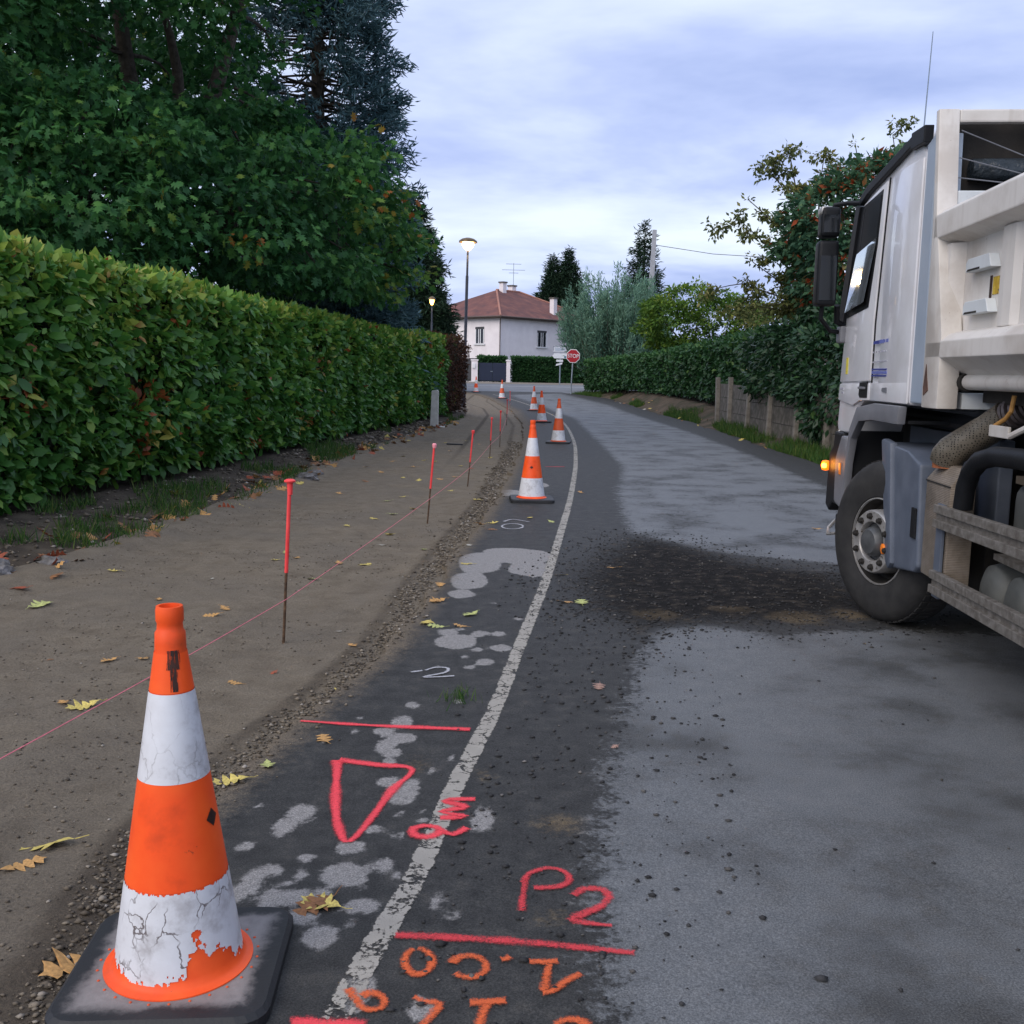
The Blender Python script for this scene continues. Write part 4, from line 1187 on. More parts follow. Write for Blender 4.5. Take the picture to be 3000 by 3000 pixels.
# feathery grey-green tree: long soft upright plumes
def plume_tree(name, label, base, H, rad, nst, mat):
    root = thing(name, label, 'tree', base)
    mb = MB()
    L = []
    for i in range(nst):
        a = random.random() * 6.283
        rr = rad * math.sqrt(random.random())
        h = H * random.uniform(.45, 1.0) * (1 - .38 * (rr / rad) ** 2)
        b = Vector((0, 0, .3))
        tip = Vector((math.cos(a) * rr, math.sin(a) * rr, h))
        m_ = Vector((math.cos(a) * rr * .75, math.sin(a) * rr * .75, h * .45))
        mb.tube([b, m_, tip], [.05, .025, .006], 4, False)
        n = 420
        t_ = RNG.random(n) ** .6
        sp, mp_, tp_ = np.array(b), np.array(m_), np.array(tip)
        P = ((1 - t_)[:, None] ** 2) * sp + (2 * t_ * (1 - t_))[:, None] * mp_ + (t_ ** 2)[:, None] * tp_
        P = P + RNG.normal(0, .30, (n, 3)) * (1.25 - t_)[:, None] + RNG.normal(0, .1, (n, 3))
        D = np.array([tip.x * .12, tip.y * .12, .9]) + RNG.normal(size=(n, 3)) * .55
        N = RNG.normal(size=(n, 3))
        L.append((P, D, N, .30 * (.5 + .8 * RNG.random(n)), .12 + .62 * t_ + RNG.normal(0, .16, n)))
    P, D, N, S, tone = cat4(L)
    k = P[:, 2] > .4
    leaf_cloud('crown', mat, P[k], D[k], N[k], S[k], T_NEEDLE, root, np.clip(tone[k], 0, .999))
    mb.build('trunk', m_bark, root)
    return root


plume_tree('tamarisk_tree', 'feathery grey-green tree behind the stop sign', (6.8, 71, .3), 9.7, 3.9, 130, m_feather)

# arching yellow-green shrub
arch = [((9.2, 52, 4.45), (2.8, 1.9, 1.6)), ((7.6, 52.5, 4.1), (1.5, 1.4, 1.2)), ((11.0, 51.5, 4.0), (1.7, 1.5, 1.4)), ((10.0, 52.5, 2.6), (2.2, 1.4, 1.4))]
broadleaf('garden_shrub', 'rounded yellow-green garden shrub above the right hedge', (9.3, 52, .4), 1.6, .14, arch, m_yellow, T_SMALL, .19, 3.2, 60, .3, .55, .6, .3, 30, fill=.35)
sh2 = [((8.9, 36, 3.3), (1.2, 1, 1.0)), ((9.9, 35, 2.9), (1.2, 1, .9))]
broadleaf('garden_shrub', 'small olive bush between the arching shrub and the autumn tree', (9.3, 35.5, .4), 1.2, .1, sh2, m_autumn, T_SMALL, .14, 2.2, 46, .3, .55, .7, .2, 20, fill=.25)


# sparse autumn tree: open branch structure with few leaves at twig ends
def sparse_tree(name, label, base, tips, mat, leaf, per, tr=.16, sub=5):
    root = thing(name, label, 'tree', base)
    B = Vector(base)
    mb = MB()
    top = Vector((0.1, 0, 2.2))
    limb(mb, (0, 0, -.1), top, tr, tr * .8, .04, 5, 8)
    ends = []
    for tp in tips:
        e_ = Vector(tp) - B
        pts = limb(mb, top, e_, tr * .34, .010, .10, 8, 6)
        for k in range(sub):
            p = pts[random.randint(3, 8)]
            q = p + Vector((random.uniform(-1, .6), random.uniform(-.7, .7), random.uniform(-.55, .6))) * random.uniform(.5, 1.15)
            p2 = limb(mb, p, q, .014, .005, .15, 5, 4)
            ends += p2[2:]
            for _ in range(2):
                p3 = p2[random.randint(2, 5)]
                q3 = p3 + Vector((random.uniform(-1, .6), random.uniform(-.7, .7), random.uniform(-.6, .5))) * random.uniform(.25, .55)
                ends += limb(mb, p3, q3, .007, .003, .1, 3, 3)[1:]
        ends += pts[4:]
    mb.build('trunk', m_bark, root)
    C = np.array([tuple(e_) for e_ in ends])
    P, D, N, S, tone = sprays(C, np.full(len(C), .17), per, leaf, .8, .3, .5)
    leaf_cloud('crown', mat, P, D, N, S, T_SMALL, root, np.clip(tone, 0, .999))
    return root


tips = [(6.2, 28.5, 6.3), (6.0, 28, 5.6), (6.8, 28.5, 7.0), (7.4, 29, 7.6), (8.2, 28.5, 7.5), (9.0, 28.5, 7.8), (10, 28.5, 8.0), (6.3, 28, 4.6), (6.0, 27.8, 4.0), (6.9, 28, 4.2), (7.3, 28, 5.0), (7.0, 28.2, 5.9), (7.6, 28.3, 6.6), (6.4, 27.5, 3.4), (7.3, 27.5, 3.3), (8.6, 29, 7.0), (10.6, 28.4, 7.6), (11, 28, 7.9)]
sparse_tree('autumn_tree', 'sparse tree with thin yellowing leaves reaching over the road verge', (9.0, 28.5, .2), tips, m_autumn, .13, 13)
row = [((9.2, 27, 6.1), (1.5, 1.3, 1.0)), ((8.3, 26.8, 5.6), (1.35, 1.2, .95)), ((9.6, 27, 5.2), (1.6, 1.4, 1.2)), ((8.6, 26.6, 4.4), (1.1, 1.1, .7)), ((10.4, 27, 6.5), (1.3, 1.2, .9)), ((10.6, 27, 4.2), (1.6, 1.3, 1.2)), ((9.5, 27, 3.4), (1.0, 1, .8)), ((7.7, 26.9, 4.9), (.9, .9, .7)), ((8.0, 26.9, 3.9), (.8, .8, .6))]
broadleaf('rowan_tree', 'rowan tree with orange-red leaf clusters behind the truck mirrors', (9.8, 27.2, .1), 2.4, .13, row, m_rowan, T_SMALL, .19, 4.2, 55, .28, .5, .5, .5, 50, fill=.25)

# --- right hedge and climbers
HEDGE_R = [(7.1, 28), (7.2, 35), (6.9, 45), (6.2, 54), (5.4, 60), (4.35, 65.5)]
hedge('clipped_hedge', 'dark clipped hedge on the earth bank right of the road', HEDGE_R, 29.5, 65.6, 1.6, lambda y: np.interp(y, [28, 36, 50, 66], [2.95, 2.85, 2.55, 2.35]), 30000, .17, T_LAUREL, m_laurel_dark,
      zbase=lambda y: np.interp(y, [28, 40, 55, 66], [.35, .6, .65, .35]), sgn=-1.0)
ivyc = [((7.3, 26.4, 2.0), (.9, 2.2, .9)), ((7.2, 23.0, 1.95), (.8, 2.2, .85)), ((7.3, 19.4, 1.9), (.9, 2.4, .9)), ((7.6, 15.4, 1.9), (.9, 2.6, .9)), ((8.2, 21, 2.6), (1.2, 2.5, .7)), ((8.0, 25.5, 2.7), (1, 2, .7)),
        ((6.66, 24.6, 1.35), (.28, 1.7, .35)), ((6.70, 22.4, 1.0), (.25, .9, .7)), ((6.74, 19, 1.3), (.28, 1.9, .4)), ((6.8, 16, 1.2), (.28, 1.8, .5)), ((6.66, 27.0, 1.4), (.3, 1.3, .35)), ((7.4, 29.5, 2.1), (.8, 1.5, .7))]
broadleaf('ivy_thicket', 'dark ivy and shrubs tumbling over the concrete panel wall', (7.6, 22, 0), 1.2, .08, ivyc, m_ivy, T_SMALL, .16, 5.0, 46, .22, .42, .8, .4, 40, fill=.25)['category'] = 'ivy'


# --- grass
def grass(name, label, P, hgt, mat=m_grass):
    n = len(P)
    D = RNG.normal(size=(n, 3)) * .35 + np.array([0, 0, 1.0])
    N = RNG.normal(size=(n, 3)); N[:, 2] = 0
    o = leaf_cloud(name, mat, P, D, N, hgt * (.5 + RNG.random(n)), T_BLADE)
    return tag(o, label, 'grass')


n = 26000
y = 7 + RNG.random(n) ** 1.5 * 27
t_ = RNG.random(n)
x = curve_x(SAND_LX, y) - .06 - t_ * (curve_x(SAND_LX, y) - curve_x(HEDGE_L, y)) * .95
k = (fbm(x * 1.3, y * .8, 91, 3) > .64) | ((y > 8.6) & (y < 11.6) & (t_ < .6) & (fbm(x * 2, y * 2, 92, 2) > .55))
x, y = x[k], y[k]
grass('verge_grass', 'rough green grass tufts at the foot of the laurel hedge', np.stack([x, y, verge_z(x, y)], 1), .13)
n = 26000
y = 15 + RNG.random(n) * 51
x = curve_x(ROAD_RX, y) + .02 + RNG.random(n) ** 1.2 * np.interp(y, [15, 36, 45, 66], [.9, .9, .35, .8])
k = (fbm(x * 1.2, y * .5, 95, 3) > np.interp(y, [15, 34, 38, 60, 63], [.40, .42, .62, .6, .3]))
x, y = x[k], y[k]
grass('bank_grass', 'bright green grass strip between the road and the concrete wall', np.stack([x, y, bank_z(x, y)], 1), .17)
n = 90
x = RNG.normal(-.25, .045, n); y = RNG.normal(4.86, .05, n)
grass('weed_tuft', 'small grass weed growing beside the white line', np.stack([x, y, road_z(x, y)], 1), .055)
# ================================================================== traffic cones
CONE_ORANGE = (1.0, 0.115, 0.018)
m_cone = nmat('fluorescent orange plastic', [(0.28, (0.60, 0.08, 0.02)), (0.45, (0.9, 0.09, 0.015)), (0.7, (1.0, 0.125, 0.022))], 8, 0.5, bs=30, bst=0.08, spec=.35, speck=((0.2, 0.05, 0.03), 22, .64))
m_cone_band = nmat('orange reflective sleeve', [(0.28, (0.62, 0.06, 0.012)), (0.45, (0.95, 0.095, 0.015)), (0.65, (1.0, 0.125, 0.02))], 6, 0.45, spec=.35, speck=((0.25, 0.04, 0.02), 14, .66))
m_cone_dull = nmat('faded orange plastic', [(0.3, (0.55, 0.075, 0.02)), (0.7, (0.75, 0.12, 0.035))], 5, 0.5, bs=30, bst=0.05)
m_rubber = nmat('black cone rubber', [(0.3, (0.012, 0.013, 0.015)), (0.7, (0.03, 0.031, 0.034))], 9, 0.55, bs=60, bst=0.2)


def dirty_white(name, crackle):
    m, t, b = new_mat(name)
    n_s = noise(t, 7.0, 6, .65)
    col = ramp(t, [(0.34, (0.42, 0.41, 0.42)), (0.48, (0.66, 0.67, 0.70)), (0.7, (0.74, 0.76, 0.80))], n_s)
    if crackle:
        cc = t.nodes.new('ShaderNodeTexCoord')
        mpn = t.nodes.new('ShaderNodeMapping'); mpn.inputs['Scale'].default_value = (14, 14, 7)
        t.links.new(cc.outputs['Object'], mpn.inputs[0])
        vv = t.nodes.new('ShaderNodeVectorMath'); vv.operation = 'ADD'
        nz = t.nodes.new('ShaderNodeTexNoise'); nz.inputs['Scale'].default_value = 14; nz.inputs['Detail'].default_value = 4
        t.links.new(cc.outputs['Object'], nz.inputs['Vector'])
        t.links.new(mpn.outputs[0], vv.inputs[0]); t.links.new(nz.outputs['Color'], vv.inputs[1])
        vo = t.nodes.new('ShaderNodeTexVoronoi'); vo.feature = 'DISTANCE_TO_EDGE'; vo.inputs['Scale'].default_value = 1.0
        t.links.new(vv.outputs[0], vo.inputs['Vector'])
        ck = mrange(t, vo.outputs['Distance'], 0.004, 0.028, 1, 0)
        ck = mth(t, 'MULTIPLY', ck, mrange(t, noise(t, 9, 4), 0.44, 0.60, 0, crackle))
        col = mixc(t, ck, col, (0.14, 0.12, 0.12))
        sc = mrange(t, noise(t, 40, 6, .8, dist=2.0), 0.66, 0.74, 0, .6 * crackle)
        col = mixc(t, sc, col, (0.16, 0.13, 0.13))
    t.links.new(col, b.inputs['Base Color'])
    b.inputs['Roughness'].default_value = 0.4
    return m


m_white_new = dirty_white('scuffed white reflective sleeve', .35)
m_white_old = dirty_white('crazed white reflective sleeve', 1.0)
m_stain = nmat('black tar stain', [(0.3, (0.01, 0.008, 0.008)), (0.7, (0.07, 0.025, 0.015))], 20, 0.6)


def plate_mat():
    m, t, b = new_mat('worn black rubber plate')
    nn = noise(t, 11, 6, .7)
    cc = t.nodes.new('ShaderNodeTexCoord')
    sp = t.nodes.new('ShaderNodeSeparateXYZ'); t.links.new(cc.outputs['Object'], sp.inputs[0])
    edge = mth(t, 'MAXIMUM', mth(t, 'ABSOLUTE', sp.outputs[0]), mth(t, 'ABSOLUTE', sp.outputs[1]))
    f = mrange(t, mth(t, 'ADD', edge, mth(t, 'MULTIPLY', mth(t, 'SUBTRACT', nn, .5), .12)), 0.185, 0.235, 1, 0)
    f = mth(t, 'MULTIPLY', f, mrange(t, sp.outputs[2], .038, .041))
    col = ramp(t, [(0.3, (0.17, 0.155, 0.15)), (0.7, (0.30, 0.275, 0.265))], nn)
    col = mixc(t, f, (0.014, 0.015, 0.017), col)
    t.links.new(col, b.inputs['Base Color'])
    b.inputs['Roughness'].default_value = .6
    bump(t, b, noise(t, 70, 4), .3, .005)
    return m


m_plate = plate_mat()


def cone_r(z):
    return 0.171 - 0.149 * z


def shell(z0, z1, off, keep, mat, name, parent, nt=48, nz=8, th0=0.0, th1=2 * math.pi, jit=0.0):
    full = th1 - th0 > 6.2
    th = np.linspace(th0, th1, nt + (0 if full else 1), endpoint=not full) if not full else np.arange(nt) * 2 * math.pi / nt
    zz = np.linspace(z0, z1, nz + 1)
    TT, ZZ = np.meshgrid(th, zz)
    r_ = cone_r(ZZ) + off
    V = np.stack([r_ * np.cos(TT), r_ * np.sin(TT), ZZ], -1).reshape(-1, 3)
    nc = len(th)
    F = []
    for i in range(nz):
        for j in range(nc if full else nc - 1):
            j2 = (j + 1) % nc
            tm, zm = th[j] + .5 * (th[1] - th[0]), .5 * (zz[i] + zz[i + 1])
            if keep is None or keep(tm, zm):
                F.append((i * nc + j, i * nc + j2, (i + 1) * nc + j2, (i + 1) * nc + j))
    return link(name, np_mesh(name, V, np.array(F), mat, None, True), None, parent)


def rounded_plate(h, c, z0, z1, cham):
    pl = []
    for sx, sy, a0 in ((1, 1, 0), (-1, 1, 90), (-1, -1, 180), (1, -1, 270)):
        for k in range(5):
            a = R(a0 + 22.5 * k)
            pl.append((sx * (h - c) + c * math.cos(a), sy * (h - c) + c * math.sin(a)))
    vs = [(x, y, z0) for x, y in pl] + [(x, y, z1 - cham) for x, y in pl] + [(x * (1 - cham / h), y * (1 - cham / h), z1) for x, y in pl]
    n = len(pl)
    fs = [tuple(range(n))[::-1], tuple(range(2 * n, 3 * n))]
    for l in (0, n):
        fs += [(l + k, l + (k + 1) % n, l + n + (k + 1) % n, l + n + k) for k in range(n)]
    return vs, fs


def make_cone(label, x, y, z, rz, detail, group, faded=False, tilt=0.0, worn=False):
    root = thing('traffic_cone', label, 'traffic cone', (x, y, z), rz, group)
    root.rotation_euler = (tilt, tilt * .5, rz)
    n = 64 if detail else 28
    mo = m_cone_dull if faded else m_cone
    mbn = m_cone_dull if faded else m_cone_band
    b = MB()
    vs, fs = rounded_plate(.27, .07, 0.0, 0.042, .012)
    b.add(vs, fs).build('base_plate', m_plate if detail else m_rubber, root)
    prof = [(.190, .0425), (.190, .046), (.176, .050), (.167, .056), (cone_r(.075), .075), (cone_r(.3), .3), (cone_r(.6), .6), (cone_r(.885), .885), (.0385, .905), (.0375, .932), (.0325, .940), (.0315, .956), (.0345, .964), (.0345, .990), (.0325, 1.0), (.026, 1.0), (.024, .93)]
    MB().lathe(prof, n, cap=False).build('body', mo, root, smooth=50)
    if detail:
        nb = MB()
        for k in range(26):
            a = 2 * math.pi * k / 26
            c_ = (.203 * math.cos(a), .203 * math.sin(a), .0425)
            nb.lathe([(.004, 0), (.003, .002), (.0006, .003)], 8, c=c_)
        nb.build('rivets', m_cone_dull, root)['kind'] = 'stuff'
    f0 = math.atan2(-y, -x) - rz       # azimuth that faces the road end where the photographer stands
    q = (160, 44) if detail else (28, 2)
    shell(.785, .884, .0015, None, mbn, 'orange_band', root, q[0], q[1] if detail else 1)
    shell(.56, .783, .0022, None, m_white_new, 'white_band', root, q[0], q[1] if detail else 1)
    shell(.292, .562, .0016, None, mbn, 'orange_band', root, q[0], q[1] if detail else 1)
    if worn:
        def torn(th, z):
            d = (th - f0 + math.pi) % (2 * math.pi) - math.pi
            nn = float(fbm(np.array([d * 9 + 5]), np.array([z * 60.]), 3, 3)[0]) - .5
            n2 = float(fbm(np.array([d * 22 + 5]), np.array([z * 90.]), 8, 2)[0]) - .5
            if z < .072 + .05 * (n2 + .15) + .018 * math.sin(d * 3):
                return False
            ap = .205 - abs(d - .30) * .55
            if -.10 < d < .62 and z < .06 + max(0, ap - .06) * (1 + 1.5 * nn):
                return False
            if .40 < d < .95 and z < .115 + .09 * nn:
                return False
            return z < .288 + .012 * n2
        shell(.062, .296, .0022, torn, m_white_old, 'white_band', root, 300, 90)

        def stain(th, z):
            d = (th - f0 + math.pi) % (2 * math.pi) - math.pi
            nn = float(fbm(np.array([d * 30.]), np.array([z * 24.]), 13, 3)[0])
            w_ = .34 if z > .845 else .16
            return abs(d - .12) < w_ * (0.5 + nn) and nn > .40
        shell(.79, .893, .0032, stain, m_stain, 'tar_stain', root, 140, 90, f0 - .6, f0 + .9)

        def dia(th, z):
            d = (th - f0 + math.pi) % (2 * math.pi) - math.pi
            return abs(d - 1.0) / .22 + abs(z - .452) / .024 < 1
        shell(.42, .485, .0032, dia, m_stain, 'emblem', root, 60, 26, f0 + .7, f0 + 1.35)
    else:
        shell(.066, .29, .0022, None, m_white_new, 'white_band', root, q[0], 2)
        if y < 20:
            shell(.40, .45, .0032, lambda th, z: abs((th - f0 + math.pi) % (2 * math.pi) - math.pi + .05) / .2 + abs(z - .425) / .018 < 1, m_stain, 'emblem', root, 24, 10, f0 - .4, f0 + .4)
    return root


CLAB = ['large worn traffic cone in the foreground with torn lower white band', 'clean traffic cone alone beside the white line, second from the camera',
        'faded traffic cone standing on the white line, third from the camera', 'bright orange traffic cone just left of and behind the one on the white line', 'slim faded cone at the far end of the middle cluster of three',
        'distant traffic cone beside the last red stakes', 'farthest traffic cone, near the blue gate']
GC = 'traffic cones along the road works'
make_cone(CLAB[0], -0.862, 2.53, surf_z(-.6, 2.5) - .003, R(4), True, GC, worn=True)
for i in range(1, 7):
    cx, cy = CONES[i]
    make_cone(CLAB[i], cx, cy, ground_z(cx, cy) + .002, R([0, 3, -8, 14, 5, -12, 20][i]), False, GC, faded=i in (2, 4, 5), tilt=R([0, 0, 0, -1.5, 0, 1, 0][i]))

# ================================================================== stakes and string
m_stake = nmat('fluorescent red paint', [(0.3, (0.80, 0.05, 0.055)), (0.7, (0.95, 0.085, 0.085))], 12, 0.5, speck=((0.3, 0.03, 0.03), 60, .72))
m_rust = nmat('rusty steel rod', [(0.3, (0.05, 0.032, 0.022)), (0.55, (0.12, 0.07, 0.04)), (0.7, (0.20, 0.12, 0.07))], 40, 0.8, metal=.3, bs=120, bst=.3)
m_pinkcap = nmat('pale pink plastic', two((0.9, 0.33, 0.38)), 10, .5)
STK_T = [(-1.31, .94), (-.84, .82), (-.57, .76), (-.41, .73), (-.28, .75), (-.2, .75), (-.17, .75)]
SL = ['nearest red survey stake on the sand, with a flat round cap', 'second red survey stake, with a pale pink cap', 'third red survey stake from the camera', 'fourth red survey stake from the camera',
      'fifth red survey stake, in front of the cone cluster', 'sixth red survey stake from the camera', 'farthest red survey stake beside the distant cone']
spts = [(-2.1, 0.7, .25), (-1.73, 3.34, .26)]
for i, (sx, sy) in enumerate(STAKES):
    z0 = sand_z(sx, sy)
    root = thing('survey_stake', SL[i], 'stake', (sx, sy, z0), 0, 'red survey stakes along the string')
    tx, th = STK_T[i]
    th -= z0
    dx_ = tx - sx
    lx = lambda h: dx_ * h / th
    MB().tube([(lx(-.06), 0, -.06), (lx(th * .45), 0, th * .45)], .0085, 8).build('rod', m_rust, root)
    MB().tube([(lx(th * .45 - .01), 0, th * .45 - .01), (lx(th - .03), 0, th - .03)], .0115, 8).build('painted_rod', m_stake, root)
    capm = m_pinkcap if i == 1 else m_stake
    pr = [(.015, -.085), (.017, -.04), (.018, -.015), (.034, -.008), (.034, 0), (.018, .008)] if i == 0 else [(.016, -.05), (.022, -.035), (.024, -.008), (.016, 0)]
    MB().lathe(pr, 16, c=(lx(th), 0, th)).build('cap', capm, root, smooth=40)
    spts.append((sx + dx_ * .26 / th + .012, sy, z0 + .275))
m_string = nmat('pink mason string', two((0.85, 0.22, 0.27)), 50, .8)
mb = MB()
for a, b_ in zip(spts[:-1], spts[1:]):
    a, b_ = Vector(a), Vector(b_)
    k = 10
    mb.tube([a.lerp(b_, i / k) - Vector((0, 0, .008 * math.sin(math.pi * i / k))) for i in range(k + 1)], .0022, 5, False)
tag(mb.build('string_line', m_string), 'thin pink string stretched low from stake to stake', 'string')

# ================================================================== small ground things
m_conc = nmat('weathered concrete', [(0.3, (0.07, 0.066, 0.055)), (0.5, (0.125, 0.115, 0.10)), (0.7, (0.19, 0.175, 0.155))], 6, .9, bs=40, bst=.4)
m_paleconc = nmat('pale concrete post', [(0.3, (0.48, 0.46, 0.42)), (0.7, (0.62, 0.60, 0.56))], 8, .85, bs=40, bst=.3)
r_ = thing('concrete_post', 'short pale concrete post leaning at the end of the laurel hedge', 'post', (-2.2, 28.3, 0))
MB().prism([(-.10, -.1), (.12, -.1), (.13, 1.02), (.09, 1.05), (-.06, 1.03)], -.10, .10, 'y').build('shaft', m_paleconc, r_, bevel=.012)
MB().box(-.05, .3, -.16, .16, -.06, .05).build('footing', m_paleconc, r_, bevel=.01)
r_ = MB().tube([(-1.45, 22.25, sand_z(-1.45, 22.25) + .02), (-1.1, 22.32, sand_z(-1.1, 22.32) + .02)], .016, 8).build('steel_bar', nmat('dark steel', two((.03, .032, .036)), 20, .5, .6))
tag(r_, 'short dark steel bar lying on the sand behind the second stake', 'bar')
m_rock = nmat('grey rubble stone', [(0.3, (0.06, 0.055, 0.05)), (0.5, (0.14, 0.13, 0.12)), (0.7, (0.24, 0.23, 0.23))], 9, .9, bs=30, bst=.9, bd=.03)
for k, (x, y, s, lab) in enumerate([(-3.85, 7.5, .16, 'pale rubble stone under the near end of the hedge at the left border'), (-3.62, 7.95, .12, 'smaller rubble stone beside the brown leaf pile'), (-4.05, 7.45, .15, 'grey rubble stone at the extreme left border'), (-2.95, 14.6, .16, 'grey stone at the sand edge beyond the nearest stake'), (-2.98, 15.3, .12, 'small grey stone just past another one at the sand edge')]):
    bm = bmesh.new()
    bmesh.ops.create_icosphere(bm, subdivisions=3, radius=1)
    for v in bm.verts:
        d = v.co.copy()
        v.co = d * (0.35 + 1.2 * float(fbm(np.array([d.x * 1.6 + k * 3]), np.array([d.y * 1.6 + d.z * 2.1]), 17 + k, 4)[0])) * s
        v.co.z *= .6
    me = bpy.data.meshes.new('rubble_stone'); bm.to_mesh(me); bm.free()
    me.materials.append(m_rock)
    o = link('rubble_stone', me)
    o.location = (x, y, float(verge_z(np.array([x]), np.array([y]))[0]) + .02)
    tag(o, lab, 'stone', 'rubble stones under the hedge')


# --- fallen leaves
LEAFC = {'y': ('yellow', (0.60, 0.48, 0.13)), 'o': ('tan', (0.52, 0.29, 0.10)), 'g': ('pale green', (0.45, 0.48, 0.17)), 'r': ('rust red', (0.34, 0.085, 0.04)), 'b': ('brown', (0.24, 0.11, 0.045)), 'p': ('pinkish', (0.36, 0.22, 0.17)), 'w': ('bleached', (0.42, 0.40, 0.34))}
LM = {k: nmat('fallen ' + v[0] + ' leaf', [(0.3, tuple(c * .6 for c in v[1])), (0.55, v[1]), (0.75, tuple(min(1, c * 1.35) for c in v[1]))], 14, .7, speck=((.12, .06, .025), 25, .68)) for k, v in LEAFC.items()}


def fallen_mesh(k, mat, curl):
    rr = random.Random(100 + k)
    half = [(0, -.02)]
    nl = 4
    for i in range(nl):
        y0 = .08 + .80 * i / nl
        wd = (.20, .34, .36, .24)[i] * rr.uniform(.8, 1.15)
        half += [(.05 * rr.uniform(.8, 1.4), y0), (wd * .75, y0 + .07), (wd, y0 + .16 * rr.uniform(.9, 1.2)), (wd * .72, y0 + .17)]
    half += [(.05, .9), (0, 1.0)]
    out = half + [(-x * rr.uniform(.8, 1.1), y) for x, y in half[-2:0:-1]]
    f = lambda x, y: (x, y - .5, .015 + curl * (x * x * 1.6 + (y - .5) ** 2 * .5) + .03 * math.sin(7 * y + k))
    # spine quads: pair left/right outline points through midrib
    V = [f(0, y) for _, y in half] + [f(x, y) for x, y in half] + [f(x, y) for x, y in [(-x * rr.uniform(.8, 1.1), y) for x, y in half]]
    n = len(half)
    F = []
    for i in range(n - 1):
        F += [(i, n + i, n + i + 1, i + 1), (i, i + 1, 2 * n + i + 1, 2 * n + i)]
    mb = MB()
    mb.add(V, F)
    mb.tube([f(0, -.02), (0.02, -.62, .02), (.06, -.74, .03)], [.012, .009, .007], 5)
    me = mb.mesh('fallen_leaf', mat)
    bm = bmesh.new(); bm.from_mesh(me)
    bmesh.ops.remove_doubles(bm, verts=bm.verts, dist=1e-4)
    bm.to_mesh(me); bm.free()
    return me


LMESH = {c: [fallen_mesh(q * 7 + i, LM[c], (.25, -.15, .4)[q]) for q in range(3)] for i, c in enumerate(LEAFC)}
SPECIAL = {0: 'large yellow lobed leaf lying at the left border beside a tan one', 1: 'tan lobed leaf touching the large yellow one at the left border', 2: 'yellow leaf lying under the pink string', 6: 'bright yellow leaf right of the near cone',
           7: 'small pale green leaf on the sand above the bright yellow one', 10: 'yellow leaf on the crumbly sand edge left of the grass weed', 11: 'tan star-shaped leaf between the pink spray line and the triangle', 12: 'yellow leaf lying on top of a brown one beside the white line',
           13: 'large brown leaf under a yellow one beside the white line', 14: 'tan leaf left of the near cone base', 17: 'long pale green leaf on the sand at the left border', 18: 'rust red leaf on the sand at the far left below the verge', 24: 'tan leaf on the road touching a pale green one', 25: 'pale green leaf on the road touching a tan one',
           39: 'clump of a big brown leaf on the sand near the third stake', 59: 'tan leaf on the dark road margin right of the second cone', 64: 'tan leaf alone on the pale lane in front of the truck'}


def put_leaf(x, y, z, c, s, lab, grp, flat=.25):
    o = link('fallen_leaf', random.choice(LMESH[c]))
    o.location = (x, y, z + .006)
    o.scale = (s, s, s)
    o.rotation_euler = (random.gauss(0, flat), random.gauss(0, flat), random.uniform(0, 6.28))
    return tag(o, lab, 'leaf', grp)


for i, (x, y, c, s) in enumerate(LEAVES):
    s *= 1.08
    road_side = x > float(curve_x(SAND_RX, y)) + .02
    lab = SPECIAL.get(i) or f"{LEAFC[c][0]} fallen oak leaf lying on the {'asphalt road' if road_side else 'sand bed'}, {'near the camera' if y < 7 else 'beyond the nearest stake' if y < 16 else 'in the distance'}"
    put_leaf(x, y, surf_z(x, y), c, s * .92, lab, 'fallen leaves on ' + ('asphalt' if road_side else 'sand'), .09)
for i in range(230):
    y = 6.8 + random.random() ** 1.3 * 24
    a, b_ = float(curve_x(SAND_LX, y)), float(curve_x(HEDGE_L, y))
    tt = random.betavariate(1.3, 2.5)
    x = a + .1 - tt * (a - b_) * .8
    if y < 9.5 and random.random() < .6:
        x = a + .15 - random.random() * .9
    c = random.choice('oobbrroyb')
    put_leaf(x, y, float(verge_z(np.array([x]), np.array([y]))[0]) + .015 if x < a else sand_z(x, y), c, random.uniform(.13, .23), f"{LEAFC[c][0]} dead leaf in the litter under the hedge, {'beside the rubble stones' if y < 8.6 else 'left of the nearest stake' if y < 12 else 'just past the nearest stake' if y < 17 else 'far along the hedge'}", 'leaf litter along the hedge', .5)
for i in range(40):
    y = 20 + random.random() * 35
    x = float(curve_x(ROAD_RX, y)) + random.uniform(-.35, .7)
    c = random.choice('yobw')
    put_leaf(x, y, max(bankz(x, y), ground_z(x, y)) + .02, c, random.uniform(.12, .2), f"{LEAFC[c][0]} fallen leaf on the grassy edge right of the road", 'leaves along the right road edge', .3)

# ================================================================== street lamps
m_lamppole = nmat('dark blue grey painted steel', two((.035, .042, .06)), 8, .45, .3)
m_lamphead = nmat('bronze lamp housing', two((.16, .11, .06)), 8, .4, .4)
m_glow = emat('warm lit lamp glass', (1.0, 0.60, 0.22), 9.0)
m_ember = emat('small orange lamp glass', (1.0, 0.45, 0.10), 9.0)


